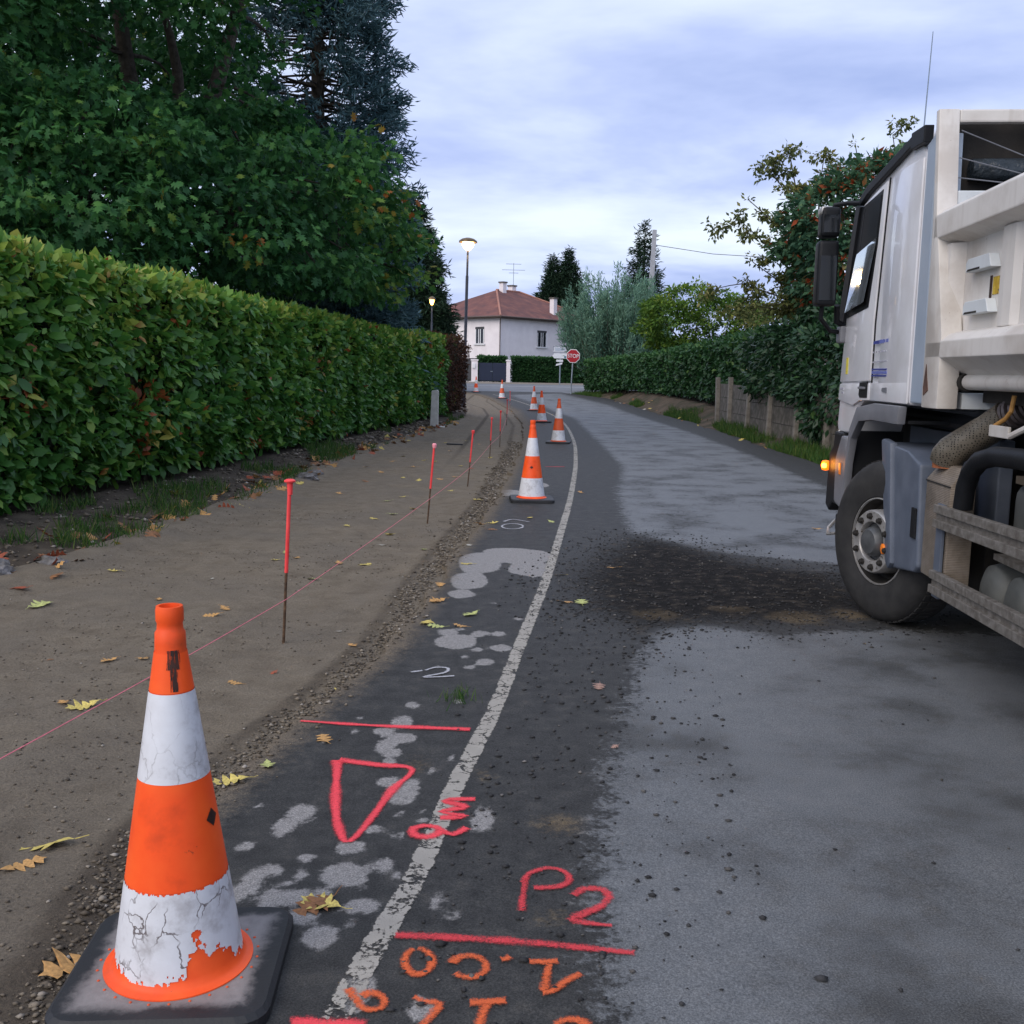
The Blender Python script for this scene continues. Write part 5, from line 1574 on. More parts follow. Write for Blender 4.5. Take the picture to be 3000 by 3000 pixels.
def lamp(label, x, y, zb, H, lean, mglow, wattage, s=1.0):
    root = thing('street_lamp', label, 'street lamp', (x, y, zb), 0, 'street lamps')
    root.rotation_euler = (0, lean, 0)
    MB().lathe([(.085, -.1), (.085, .6), (.065, .65), (.06, H - 1.5), (.045, H - 1.45), (.04, H - .45)], 12).build('pole', m_lamppole, root, smooth=40)
    MB().lathe([(.09 * s, H - .47), (.16 * s, H - .40), (.23 * s, H - .28), (.235 * s, H - .16)], 20).build('lamp_glass', mglow, root, smooth=60)
    MB().lathe([(.24 * s, H - .16), (.37 * s, H - .17), (.36 * s, H - .10), (.24 * s, H - .02), (.08 * s, H + .02)], 24).build('lamp_hood', m_lamphead, root, smooth=60)
    l_ = bpy.data.lights.new('lamp_bulb', 'POINT')
    l_.energy = wattage; l_.color = (1, .66, .32); l_.shadow_soft_size = .15
    lo = bpy.data.objects.new('lamp_bulb', l_); COL.objects.link(lo)
    lo.parent = root; lo.location = (0, 0, H - .62)
    return root


lamp('lit street lamp with a tall dark pole at the end of the left hedge', -2.06, 42.0, 0, 6.82, R(1.0), m_glow, 120)
lamp('small orange street lamp glowing among the conifers left of the house', -4.82, 60.0, .15, 5.6, 0, m_ember, 20, .55)

# ================================================================== signs
m_galv = nmat('galvanised steel', two((.28, .33, .38)), 14, .45, .6)
m_signw = nmat('white sign face', two((.72, .74, .78), .06), 6, .4)
m_signr = nmat('red sign face', two((.36, .012, .022), .12), 6, .4)
m_signb = nmat('navy sign stripe', two((.05, .07, .14)), 6, .5)


def text_mesh(body, size, depth=.004):
    cu = bpy.data.curves.new('t', 'FONT')
    cu.body = body; cu.size = size; cu.extrude = depth; cu.align_x = 'CENTER'; cu.align_y = 'CENTER'
    to = bpy.data.objects.new('t', cu)
    COL.objects.link(to)
    bpy.context.view_layer.update()
    me = bpy.data.meshes.new_from_object(to.evaluated_get(bpy.context.evaluated_depsgraph_get()))
    bpy.data.objects.remove(to)
    bpy.data.curves.remove(cu)
    return me


def text_on(body, size, mat, parent, loc, name='lettering', sx=1.0, rz=0.0, bold=0.0):
    me = text_mesh(body, size)
    # front faces -y
    M = Matrix.Rotation(R(90), 4, 'X') @ Matrix.Diagonal((sx, 1, 1, 1))
    me.transform(M)
    me.materials.clear(); me.materials.append(mat)
    o = link(name, me, None, parent)
    o.location = loc
    return o


rt = thing('stop_sign', 'red octagonal stop sign on a leaning grey post at the junction', 'sign', (3.60, 65.4, .38))
rt.rotation_euler = (0, R(2.2), R(-3))
MB().tube([(0, 0.03, -.3), (0, 0.03, 2.55)], .045, 10).build('post', m_galv, rt)
oc = lambda r_, z: [(r_ * math.cos(R(22.5 + 45 * k)), z + r_ * math.sin(R(22.5 + 45 * k))) for k in range(8)]
MB().prism(oc(.455, 2.22), -.03, -.012, 'y').build('rim', m_signw, rt, bevel=.004)
MB().prism(oc(.415, 2.22), -.037, -.031, 'y').build('face', m_signr, rt)
text_on('STOP', .34, m_signw, rt, (0, -.043, 2.22), sx=.86)

rt = thing('direction_sign', 'white hatched direction board with two small plates on a pale post', 'sign', (3.78, 86, .7))
MB().tube([(0, 0.05, -.2), (0, 0.05, 3.0)], .05, 8).build('post', m_galv, rt)
MB().box(-.62, .55, -.02, .02, 2.45, 3.05).build('board', m_signw, rt)
st = MB()
for k in range(13):
    x = -.62 + k * .095
    for z0, z1 in ((2.93, 3.05), (2.45, 2.56)):
        if x + .10 < .55:
            st.prism([(x, z0), (x + .045, z0), (x + .10, z1), (x + .055, z1)], -.028, -.022, 'y')
for k in range(4):
    z = 2.58 + k * .09
    for x in (-.62, .43):
        st.prism([(x, z), (x + .10, z + .055), (x + .10, z + .09), (x, z + .035)], -.028, -.022, 'y')
st.build('hatching', m_signb, rt)
MB().box(-.46, .40, -.029, -.023, 2.62, 2.88).build('text_panel', nmat('pale grey print', two((.42, .47, .55)), 20, .6), rt)
MB().prism([(-.66, 2.2), (-.5, 2.0), (.6, 2.0), (.6, 2.42), (-.5, 2.42)], -.02, .02, 'y').build('arrow_board', m_signw, rt, bevel=.004)
MB().box(.33, .58, -.027, -.021, 2.03, 2.2).build('emblem', nmat('teal print', two((.08, .2, .26)), 8, .5), rt)
MB().box(-.32, .24, -.02, .02, 1.72, 1.90).build('small_plate', m_signw, rt)
MB().prism([(-.36, 1.38), (.16, 1.52), (.2, 1.68), (-.32, 1.54)], -.02, .02, 'y').build('small_plate', m_signw, rt)

# ================================================================== concrete panel wall on the right
m_post = nmat('pale lichened concrete post', [(0.3, (0.16, 0.145, 0.125)), (0.7, (0.30, 0.28, 0.25))], 7, .9, bs=40, bst=.4)
wl_ = thing('panel_wall', 'low weathered concrete post and panel wall under the ivy', 'wall', (6.9, 22, 0))
WALL = [(7.0, 6.0), (6.85, 14), (6.75, 20), (6.62, 26), (6.6, 33.2)]
py_ = [33.0, 31.2, 28.8, 26.4, 24.0, 21.8, 20.4, 18.6, 16.4, 14.2, 12, 9.8, 7.6]
post_me = MB().prism([(-.07, -.2), (.07, -.2), (.065, 1.42), (-.065, 1.42)], -.08, .08, 'y').mesh('wall_post', m_post, bevel=.012)
for i, yy in enumerate(py_):
    xx = float(curve_x(WALL, yy))
    o = link('wall_post', post_me, None, wl_)
    o.location = (xx - 6.96, yy - 22, bankz(xx, yy) - .02)
    o.rotation_euler = (0, R(random.uniform(-2, 2)), 0)
    if i:
        y1 = py_[i - 1]
        x1 = float(curve_x(WALL, y1))
        z_ = (bankz(xx, yy) + bankz(x1, y1)) / 2
        a = Vector((x1 - xx, y1 - yy, 0))
        for k in range(3):
            o = MB().obox((0, 0, 0), a, (a.y, -a.x, 0), (0, 0, 1), a.length / 2 - .08, .025, .205).build('wall_panel', m_conc, wl_)
            o.location = ((xx + x1) / 2 - 6.9, (yy + y1) / 2 - 22, z_ + .14 + k * .425)

# ================================================================== utility pole and wire
up = thing('utility_pole', 'pale concrete utility pole beside the dark conifer', 'pole', (9.75, 77, .4))
up.rotation_euler = (0, R(1.6), 0)
MB().prism([(-.24, 0), (.24, 0), (.14, 11.6), (-.14, 11.6)], -.15, .15, 'y').build('shaft', nmat('pale pole concrete', two((.36, .37, .40)), 5, .85), up, bevel=.02)
MB().box(-.02, .26, -.03, .03, 10.45, 10.55).build('bracket', m_galv, up)
cab = MB().tube([(10.3, 77, 10.9), (14.4, 77.0, 10.35), (22, 76, 9.9), (34, 74, 10.2)], .022, 5)
o = cab.build('overhead_cable', nmat('black cable', two((.03, .03, .035)), 5, .6)); tag(o, 'thin overhead cable running right from the utility pole', 'cable')

# ================================================================== house, gate and garden in the distance
m_render = nmat('white rendered wall', [(0.3, (0.74, 0.69, 0.71)), (0.7, (0.84, 0.79, 0.81))], 1.2, .9, bs=30, bst=.1)


def tilemat():
    m, t, b = new_mat('red roof tiles')
    cc = t.nodes.new('ShaderNodeTexCoord')
    wv = t.nodes.new('ShaderNodeTexWave')
    wv.wave_type = 'BANDS'; wv.bands_direction = 'Z'
    wv.inputs['Scale'].default_value = 2.6; wv.inputs['Distortion'].default_value = .6
    t.links.new(cc.outputs['Object'], wv.inputs['Vector'])
    c = ramp(t, [(0.3, (0.09, 0.045, 0.045)), (0.5, (0.16, 0.062, 0.052)), (0.7, (0.24, 0.095, 0.07))], noise(t, .9, 6, .65))
    c = mixc(t, .35, c, ramp(t, [(0.2, (.5, .5, .5)), (.8, (1.2, 1.2, 1.2))], wv.outputs['Fac']), 'MULTIPLY')
    t.links.new(c, b.inputs['Base Color'])
    b.inputs['Roughness'].default_value = .85
    bump(t, b, wv.outputs['Fac'], .5, .05)
    return m


m_tile = tilemat()
m_darkwin = nmat('dark window glass', two((.02, .024, .03)), 5, .08, spec=.6)
m_winframe = nmat('white window frame', two((.72, .72, .74), .05), 5, .5)
m_shut = nmat('dark shutter box', two((.05, .05, .055)), 5, .6)
m_soffit = nmat('brown eaves board', two((.10, .075, .065)), 5, .7)
HA = math.atan2(.75, .66)
hz = 0.6
hs = thing('house', 'white two-storey house with a red hipped roof at the junction', 'house', (-1.42, 97, hz), HA)
# local +x runs along the right-hand facade, +y along the left-hand facade
LX, LY, HE = 15.0, 11.5, 6.05
MB().box(0, LX, 0, LY, -.4, HE).build('wall', m_render, hs)
ov = .55
rz_ = 9.05
MB().add([(-ov, -ov, HE), (LX + ov, -ov, HE), (LX + ov, LY + ov, HE), (-ov, LY + ov, HE), (LY / 2, LY / 2, rz_), (LX - LY / 2, LY / 2, rz_),
          (-ov, -ov, HE - .18), (LX + ov, -ov, HE - .18), (LX + ov, LY + ov, HE - .18), (-ov, LY + ov, HE - .18)],
         [(0, 1, 5, 4), (1, 2, 5), (2, 3, 4, 5), (3, 0, 4)]).build('roof', m_tile, hs)
MB().box(-ov, LX + ov, -ov, LY + ov, HE - .2, HE - .01).build('eaves', m_soffit, hs)
mbg = MB()
mbg.tube([(-ov - .06, -ov - .06, HE - .05), (LX + ov, -ov - .06, HE - .05)], .075, 8)
mbg.tube([(-ov - .06, -ov - .06, HE - .05), (-ov - .06, LY + ov, HE - .05)], .075, 8)
mbg.tube([(-ov, -ov, HE - .1), (-.12, -.12, HE - .7), (-.08, -.08, 0)], .05, 6)
mbg.build('gutter', m_soffit, hs)
# hip ridge tiles
MB().tube([(-ov, -ov, HE + .03), (LY / 2, LY / 2, rz_ + .03), (LX - LY / 2, LY / 2, rz_ + .03), (LX + ov, -ov, HE + .03)], .10, 6).build('ridge_tiles', nmat('pale ridge tile', two((.38, .18, .13)), 3, .8), hs)


def house_window(face, a0, a1, z0, z1, shutter=True):
    f = bpy.data.objects.new('window', None); COL.objects.link(f); f.parent = hs
    def put(nm, m, b0, b1, c0, c1, d0, d1):
        mb_ = MB().box(b0, b1, -d1, -d0, c0, c1) if face == 'x' else MB().box(-d1, -d0, b0, b1, c0, c1)
        return mb_.build(nm, m, f)
    put('pane', m_darkwin, a0, a1, z0, z1, -.02, .012)
    put('lintel_box', m_shut, a0, a1, z1 - .22, z1, .014, .03)
    put('sill', m_winframe, a0 - .15, a1 + .15, z0 - .14, z0 - .02, -.02, .14)
    w_ = (a1 - a0)
    for b in (a0 + .02, a0 + w_ * .38, a1 - .10 - w_ * .34, a1 - .10):
        put('frame', m_winframe, b, b + .085, z0, z1 - .22, .014, .035)
    return f


house_window('y', 2.0, 3.15, 3.55, 5.1)
house_window('y', 5.9, 6.7, 4.1, 5.0)
house_window('y', 7.9, 8.7, 4.1, 5.0)
house_window('x', 5.4, 6.8, 3.4, 4.95)
house_window('x', 6.2, 6.7, 1.0, 2.2)
gd = MB().box(-.03, .02, 2.3, 4.9, 0, 2.15).build('garage_door', m_shut, hs)
for (cx, cy, z0, z1, s) in ((6.3, 5.4, 8.7, 9.75, .26), (8.6, 6.2, 8.5, 9.6, .3), (8.9, .9, 6.2, 8.2, .26)):
    c_ = MB().box(cx - s, cx + s, cy - s, cy + s, z0 - .5, z1).build('chimney', m_render, hs)
    MB().box(cx - s - .08, cx + s + .08, cy - s - .08, cy + s + .08, z1, z1 + .14).build('cap', m_conc, c_)
an = MB().tube([(8.9, 6.3, 8.5), (8.9, 6.3, 12.0)], .03, 5)
for z, l in ((11.9, .8), (11.3, 1.2), (11.0, .5)):
    an.tube([(8.9 - l * .7, 6.3 + l * .7, z), (8.9 + l * .7, 6.3 - l * .7, z)], .022, 4)
an.build('aerial', m_galv, hs)
pr = MB().add([(9.6, -.1, 3.3), (13.5, -.1, 3.3), (13.5, -3.0, 2.75), (9.6, -3.0, 2.75), (9.6, -.1, 3.15), (13.5, -.1, 3.15), (13.5, -3.0, 2.6), (9.6, -3.0, 2.6)],
              [(0, 1, 2, 3), (7, 6, 5, 4), (0, 3, 7, 4), (1, 5, 6, 2), (3, 2, 6, 7), (0, 4, 5, 1)]).build('porch_roof', m_soffit, hs)

m_gate = nmat('navy blue gate paint', two((.016, .024, .052), .1), 4, .45)
gt = thing('garden_gate', 'navy blue double gate in front of the white house', 'gate', (-1.96, 92, .62))
for k in range(2):
    MB().box(-1.22 + k * 1.23, -.01 + k * 1.23, -.03, .03, .08, 1.66).build('gate_leaf', m_gate, gt, bevel=.01)
MB().box(-.18, .02, -.06, -.032, .88, .94).build('handle', m_galv, gt)
for x, lab in ((-3.55, 'white gate pillar with a letter box, left of the blue gate'), (-.55, 'white gate pillar right of the blue gate')):
    p = thing('gate_pillar', lab, 'pillar', (x, 92, .6), 0, 'gate pillars')
    w_ = .28 if x < -1 else .17
    MB().box(-w_, w_, -.2, .2, -.2, 1.85).build('shaft', m_render, p, bevel=.02)
    MB().box(-w_ - .06, w_ + .06, -.26, .26, 1.85, 1.97).build('cap', m_render, p, bevel=.02)
    if x < -1:
        MB().box(-.2, .08, -.3, -.2, 1.2, 1.62).build('letter_box', nmat('white letter box', two((.75, .75, .77), .05), 5, .4), p, bevel=.02)


def box_hedge(name, label, x0, x1, y, ztop, zb, n, leaf, mat, thick=1.2):
    root = thing(name, label, 'hedge', ((x0 + x1) / 2, y, zb))
    h = ztop - zb
    hw = (x1 - x0) / 2
    MB().box(-hw + .1, hw - .1, .18, thick, 0, h - .15).build('core', m_core, root)
    top = RNG.random(n) < .3
    P = np.stack([RNG.uniform(-hw, hw, n), np.where(top, RNG.random(n) * thick, np.abs(RNG.normal(0, .08, n))), np.where(top, h - np.abs(RNG.normal(0, .06, n)), RNG.random(n) * h)], 1)
    P[:, 1] += (fbm(P[:, 0] * 1.2 + 9, P[:, 2] * 1.5, 5, 3) - .5) * .25
    P[:, 2] += np.where(top, (fbm(P[:, 0] * 1.0, P[:, 1], 6, 2) - .5) * .16, 0)
    D = RNG.normal(size=(n, 3)); D[:, 1] -= .4; D[:, 2] += .3
    N = RNG.normal(size=(n, 3)) * .6; N[:, 1] -= .6; N[:, 2] += .6
    leaf_cloud('foliage', mat, P, D, N, leaf * (.6 + .8 * RNG.random(n)), T_SMALL, root, RNG.beta(2, 3, n) * .8 + np.where(top, .35, 0))
    return root


m_thuja = leafmat('clipped green conifer hedge', [(0.0, (0.012, 0.045, 0.016)), (0.5, (0.022, 0.075, 0.022)), (1.0, (0.06, 0.17, 0.035))], .6, .15, .25, (.8, .3))
box_hedge('garden_hedge', 'neatly clipped green hedge right of the blue gate', -.3, 6.6, 92.4, 2.78, .6, 9000, .22, m_thuja)
box_hedge('garden_hedge', 'clipped green hedge showing above the blue gate', -3.4, -.75, 94.4, 2.85, .6, 3000, .22, m_thuja)

# neighbour's house seen past the mirrors
nh = thing('neighbour_house', 'white gable wall with a tiled roof edge glimpsed behind the truck mirrors', 'house', (19.5, 56, .3))
MB().box(-3.0, 6, 0, 6, -.3, 4.9).build('wall', m_render, nh)
MB().prism([(-.6, 4.9), (6.6, 4.9), (3, 7.0)], -3.4, 6.4, 'x').build('roof', m_tile, nh)
lw = thing('garden_wall', 'low white garden wall capped with red tiles behind the truck mirrors', 'wall', (13.6, 44, .3))
MB().box(-2, 5, 0, .2, -.2, 2.9).build('wall', m_render, lw)
MB().prism([(-.15, 2.9), (.35, 2.9), (.1, 3.12)], -2.1, 5.1, 'x').build('tile_cap', m_tile, lw)
# ================================================================== tipper truck
# local axes: x forward along the truck, y to its left (the side in view), z up
TR = thing('tipper_truck', 'white tipper truck with a cream dump body stopped on the right, indicator lit', 'truck', (2.36, 6.65, 0), R(85))


def dirtpaint(name, col, dirt, spec=.5, rough=.3, rust=None, coat=0.0):
    m, t, b = new_mat(name)
    nb = noise(t, 2.2, 6, .6)
    c = mixc(t, mrange(t, nb, .42, .68, 0, .65), col, dirt)
    cs = t.nodes.new('ShaderNodeTexCoord'); mp2 = t.nodes.new('ShaderNodeMapping'); mp2.inputs['Scale'].default_value = (9, 9, .7)
    t.links.new(cs.outputs['Object'], mp2.inputs[0])
    c = mixc(t, mrange(t, noise(t, 1.5, 5, .6, mp2.outputs[0]), .52, .72, 0, .35), c, dirt)
    if rust:
        rn = noise(t, 11.0, 6, .72)
        c = mixc(t, mrange(t, rn, .675, .72, 0, .95), c, rust)
        sc = noise(t, 30.0, 4, .8)
        c = mixc(t, mrange(t, sc, .70, .76, 0, .5), c, (.16, .13, .11))
    t.links.new(c, b.inputs['Base Color'])
    b.inputs['Roughness'].default_value = rough
    b.inputs['Specular IOR Level'].default_value = spec
    b.inputs['Coat Weight'].default_value = coat
    bump(t, b, noise(t, 1.6, 3), .06, .05)
    return m


m_tw = dirtpaint('white truck enamel', (.74, .745, .78), (.60, .59, .60), .5, .28, coat=.4)
m_cream = dirtpaint('chipped cream body paint', (.66, .63, .59), (.42, .37, .32), .4, .45, rust=(.14, .06, .035))
m_cream2 = dirtpaint('pale blue white repainted steel', (.62, .66, .68), (.5, .52, .53), .4, .45, rust=(.18, .08, .04))
m_bluegrey = nmat('blue grey moulded plastic', [(.3, (.075, .092, .125)), (.7, (.12, .14, .18))], 5, .5, bs=90, bst=.08)
m_midgrey = nmat('grey bumper plastic', [(.3, (.14, .145, .165)), (.7, (.20, .205, .225))], 5, .5, bs=90, bst=.08)
m_defl = nmat('pale blue grey side deflector', [(.3, (.27, .33, .41)), (.7, (.36, .42, .50))], 2, .4)
m_black = nmat('black plastic', [(.3, (.006, .007, .009)), (.7, (.012, .013, .016))], 6, .5, bs=90, bst=.1, spec=.22)
m_under = nmat('grimy black underbody', [(.3, (.008, .008, .008)), (.7, (.035, .03, .025))], 5, .85, bs=20, bst=.3)
m_alu = nmat('dull dirty aluminium rail', [(.3, (.12, .105, .09)), (.55, (.20, .185, .165)), (.75, (.29, .27, .25))], 26, .5, .3, bs=60, bst=.15)
m_chrome = nmat('brushed wheel metal', [(.3, (.34, .33, .32)), (.7, (.52, .51, .50))], 14, .45, .6, speck=((.12, .10, .085), 18, .60))
m_tyre = nmat('black tyre rubber', [(.3, (.016, .016, .017)), (.7, (.035, .034, .033))], 7, .8, bs=60, bst=.15)
m_glassdk = nmat('black cab interior', two((.006, .007, .009)), 5, .6)
m_mirror = nmat('mirror glass', two((.006, .008, .010)), 5, .06, spec=.6)
m_ind = emat('lit indicator bulb', (1.0, .50, .06), 4.0)
m_amber = nmat('amber side marker', two((.85, .22, .02)), 6, .3)
m_tank = nmat('dusty grey tank', [(.3, (.09, .095, .09)), (.7, (.15, .155, .145))], 4, .6, bs=30, bst=.1)


def winglass():
    m, t, b = new_mat('half lowered door glass')
    b.inputs['Base Color'].default_value = (.62, .68, .72, 1)
    b.inputs['Metallic'].default_value = .85
    b.inputs['Roughness'].default_value = .05
    bump(t, b, noise(t, 3, 2), .02, .02)
    return m


m_wing = winglass()
B = -.08


def tp(name, mat, mb, parent=None, **kw):
    return mb.build(name, mat, parent or TR, **kw)


# ---- cab
cabp = [(-.34, 1.43), (-.36, 2.92), (-.2, 3.03), (.3, 3.03), (.95, 2.95), (1.13, 2.85), (1.43, 2.06), (1.54, 1.55), (1.59, 1.2), (1.5, 1.16), (1.14, 1.17), (1.0, 1.36), (.82, 1.43)]
cab = tp('cab_shell', m_tw, MB().prism(cabp, -2.5, B - .012, 'y'), bevel=.035, seg=3, smooth=35)
tp('roof', m_tw, MB().prism([(-.33, 2.9), (.9, 2.86), (.86, 2.95), (.6, 3.03), (.1, 3.10), (-.33, 3.11)], -2.36, -.17, 'y'), bevel=.08, seg=3, smooth=40)
tp('rear_pillar', m_tw, MB().prism([(.36, 1.44), (.40, 2.2), (.28, 2.92), (-.33, 2.90), (-.31, 1.44)], B - .012, B + .004, 'y'), bevel=.015, smooth=35)
# upper and lower door skins with a shut line between them
door = tp('door', m_tw, MB().prism([(.59, 1.575), (.59, 1.97), (.44, 2.905), (1.05, 2.845), (1.13, 2.79), (1.40, 2.06), (1.50, 1.56)], B - .014, B + .006, 'y'), bevel=.008, seg=2, smooth=35)
tp('lower_door_skin', m_tw, MB().prism([(.585, 1.44), (.59, 1.560), (1.50, 1.545), (1.53, 1.42), (1.05, 1.39), (.86, 1.43)], B - .014, B + .006, 'y'), bevel=.008, smooth=35)
tp('rear_skin', m_tw, MB().prism([(-.30, 1.44), (-.30, 1.575), (.57, 1.562), (.57, 1.44)], B - .014, B + .005, 'y'), bevel=.008, smooth=35)
tp('shut_line', m_black, MB().prism([(.572, 1.44), (.586, 1.44), (.588, 1.97), (.437, 2.92), (.424, 2.92), (.574, 1.965)], B - .012, B - .004, 'y'))
tp('window_seal', m_black, MB().prism([(1.09, 2.825), (.53, 2.862), (.60, 2.5), (.745, 2.09), (1.375, 2.045), (1.12, 2.77)], B, B + .010, 'y'), door)
tp('window_opening', m_glassdk, MB().prism([(1.065, 2.80), (.565, 2.832), (.628, 2.5), (.775, 2.125), (1.335, 2.08), (1.09, 2.75)], B, B + .0125, 'y'), door)
tp('window_glass', m_wing, MB().add([(1.175, B + .0145, 2.50), (.618, B + .0140, 2.555), (.628, B + .0165, 2.5), (.775, B + .038, 2.128), (1.33, B + .040, 2.083)], [(0, 1, 2, 3, 4)]), door)
tp('window_pillar', m_black, MB().prism([(.995, 2.80), (1.02, 2.80), (1.22, 2.10), (1.195, 2.10)], B, B + .014, 'y'), door)
tp('windscreen_pillar', m_black, MB().prism([(1.09, 2.83), (1.22, 2.86), (1.60, 2.05), (1.41, 2.01), (1.13, 2.76)], B - .05, B + .028, 'y'), bevel=.006)
tp('windscreen', m_mirror, MB().prism([(1.16, 2.82), (1.175, 2.82), (1.485, 2.08), (1.45, 2.08)], -2.4, -.15, 'y'))
g = MB()
for a, b_ in (((1.14, 2.875), (.93, 2.925)), ((.93, 2.925), (-.11, 3.035)), ((-.11, 3.035), (-.37, 3.025))):
    d = Vector((b_[0] - a[0], 0, b_[1] - a[1]))
    g.obox(((a[0] + b_[0]) / 2, B - .005, (a[1] + b_[1]) / 2), d, (0, 1, 0), Vector((-d.z, 0, d.x)), d.length / 2 + .005, .028, .030 if b_[0] > -.2 else .05)
tp('gutter_trim', m_black, g, bevel=.006)
hd = tp('door_handle', m_black, MB().prism([(.63, 1.455), (.625, 1.57), (.85, 1.562), (.86, 1.47), (.83, 1.452)], B + .002, B + .012, 'y'), door, bevel=.006)
tp('grip', m_midgrey, MB().box(.66, .82, B + .012, B + .03, 1.515, 1.532), hd and door, bevel=.004)
# lettering too small to read: rows of short dashes
m_ltblue = nmat('faded blue lettering', two((.13, .16, .42)), 30, .5)
m_ltgrey = nmat('grey lettering', two((.36, .36, .42)), 30, .5)
m_badge = nmat('blue badge', two((.035, .05, .26)), 8, .4)
rp = random.Random(3)


def dashes(name, mat, u0, u1, z, h, off, slope=0.0, fill=.75):
    mb = MB()
    u = u0
    while u > u1:
        w_ = rp.uniform(.012, .026)
        if rp.random() < fill:
            hh = h * rp.uniform(.7, 1.0)
            zz = z + (u0 - u) * slope
            mb.box(u - w_, u, B + .004, B + off, zz - hh / 2, zz + hh / 2)
        u -= w_ + .006
    return tp(name, mat, mb)


dashes('lettering', m_badge, .545, .40, 1.835, .026, .0075, .02, 1)
dashes('lettering', m_ltblue, .395, .18, 1.839, .026, .0075, .02, .95)
dashes('lettering', m_ltgrey, .54, .22, 1.77, .012, .0075, .02, .8)
dashes('lettering', m_ltgrey, .54, .18, 1.703, .010, .0075, .02, .9)
for z in (1.606, 1.648):
    tp('badge_bar', m_badge, MB().box(.17, .545, B + .004, B + .0078, z, z + .011))
dashes('lettering', m_ltblue, .54, .175, 1.633, .022, .0082, 0, .95)
tp('emblem', m_midgrey, MB().prism([(.13, 1.50), (.13, 1.535), (.24, 1.53), (.25, 1.515), (.235, 1.505)], B + .004, B + .010, 'y'))
tp('yellow_sticker', nmat('yellow sticker', [(.42, (.62, .52, .03)), (.6, (.72, .62, .06))], 30, .5, speck=((.12, .1, .02), 40, .6)), MB().box(1.255, 1.315, B + .005, B + .0085, 1.62, 1.745))
dashes('lettering', m_ltgrey, 1.49, 1.36, 1.508, .018, .0085, 0, .9)
dashes('lettering', m_ltgrey, 1.47, 1.37, 1.478, .018, .0085, 0, .9)
# side deflector behind the cab
tp('side_deflector', m_defl, MB().prism([(-.355, 1.45), (-.36, 2.96), (-.51, 3.0), (-.60, 1.45)], -.24, B - .006, 'y'), bevel=.01)
# ---- mirrors
up_ = tp('mirror_housing', m_black, MB().box(1.24, 1.40, .045, .185, 2.64, 2.86), bevel=.03, seg=3, smooth=40)
tp('mirror_cap', m_chrome, MB().box(1.25, 1.395, .10, .192, 2.80, 2.867), up_, bevel=.025, seg=3, smooth=40)
tp('mirror_glass', m_mirror, MB().box(1.232, 1.241, .06, .17, 2.67, 2.80), up_)
lo_ = tp('mirror_housing', m_black, MB().box(1.24, 1.40, .045, .195, 2.13, 2.615), bevel=.03, seg=3, smooth=40)
tp('mirror_glass', m_mirror, MB().box(1.232, 1.241, .06, .18, 2.17, 2.50), lo_)
tp('mirror_arm', m_black, MB().tube([(1.16, B - .02, 2.87), (1.26, .0, 2.885), (1.32, .08, 2.88), (1.33, .11, 2.80)], .018, 8))
tp('mirror_arm', m_black, MB().tube([(1.33, .13, 2.14), (1.36, .13, 2.04), (1.42, .04, 1.95), (1.48, B - .02, 1.94)], .018, 8))
tp('mirror_arm', m_black, MB().tube([(1.33, .02, 2.14), (1.40, .0, 2.02), (1.47, B, 1.99)], .022, 8))
tp('mirror_bracket', m_midgrey, MB().box(1.40, 1.54, B - .02, B + .05, 1.86, 1.99), bevel=.02)
# ---- nose, bumper and arch
tp('wheel_arch', m_midgrey, MB().prism([(-.27, 1.425), (.36, 1.425), (.80, 1.385), (.98, 1.22), (1.07, .98), (1.10, .56), (1.04, .56), (1.01, .95), (.92, 1.15), (.72, 1.285), (.36, 1.31), (-.25, 1.31)], B - .02, B + .035, 'y'), bevel=.012, smooth=35)
tp('bumper', m_black, MB().prism([(1.3, 1.17), (1.56, 1.17), (1.58, 1.06), (1.71, .99), (1.76, .56), (1.64, .52), (1.52, .6), (1.3, .6)], -2.45, B + .01, 'y'), bevel=.02)
tp('bumper_corner', m_midgrey, MB().prism([(1.12, 1.15), (1.30, 1.15), (1.46, .97), (1.44, .62), (1.12, .58)], B - .06, B + .016, 'y'), bevel=.02)
tp('grab_rail', m_chrome, MB().tube([(1.52, B - .05, 1.60), (1.62, B - .05, 1.61), (1.68, B - .06, 1.52), (1.69, B - .06, 1.2), (1.66, B - .05, 1.08), (1.6, B - .04, 1.04)], .014, 8))
tp('headlight_unit', m_black, MB().box(1.50, 1.64, -.5, B - .03, 1.22, 1.52), bevel=.02)
lm = tp('indicator', emat('amber indicator lens', (1.0, .16, .005), 1.6), MB().lathe([(.004, -.042), (.028, -.036), (.036, -.012), (.036, .012), (.028, .036), (.004, .042)], 14, c=(1.72, B + .03, .88)), smooth=60)
il = bpy.data.lights.new('indicator_bulb', 'POINT'); il.energy = 1.2; il.color = (1, .35, .06); il.shadow_soft_size = .04
io = bpy.data.objects.new('indicator_bulb', il); COL.objects.link(io); io.parent = TR; io.location = (1.70, B + .07, .89)
tp('indicator_core', m_ind, MB().lathe([(.003, -.020), (.018, -.016), (.021, .0), (.018, .016), (.003, .020)], 14, c=(1.695, B + .047, .88)), lm, smooth=60)
tp('side_marker', m_amber, MB().box(1.24, 1.29, B + .01, B + .024, .85, .94), bevel=.005)
tp('tow_hook', m_chrome, MB().tube([(1.45, B - .02, .36), (1.55, B + .02, .34), (1.62, B, .38), (1.6, B - .05, .45)], .014, 6))
tp('step', m_black, MB().box(1.15, 1.5, B - .3, B - .02, .38, .52), bevel=.02)
tp('wheel_well', m_under, MB().box(-.75, 1.16, -.62, -.46, .35, 1.28))
tp('wheel_well_roof', m_glassdk, MB().box(-.24, 1.0, -.55, -.12, 1.315, 1.335))
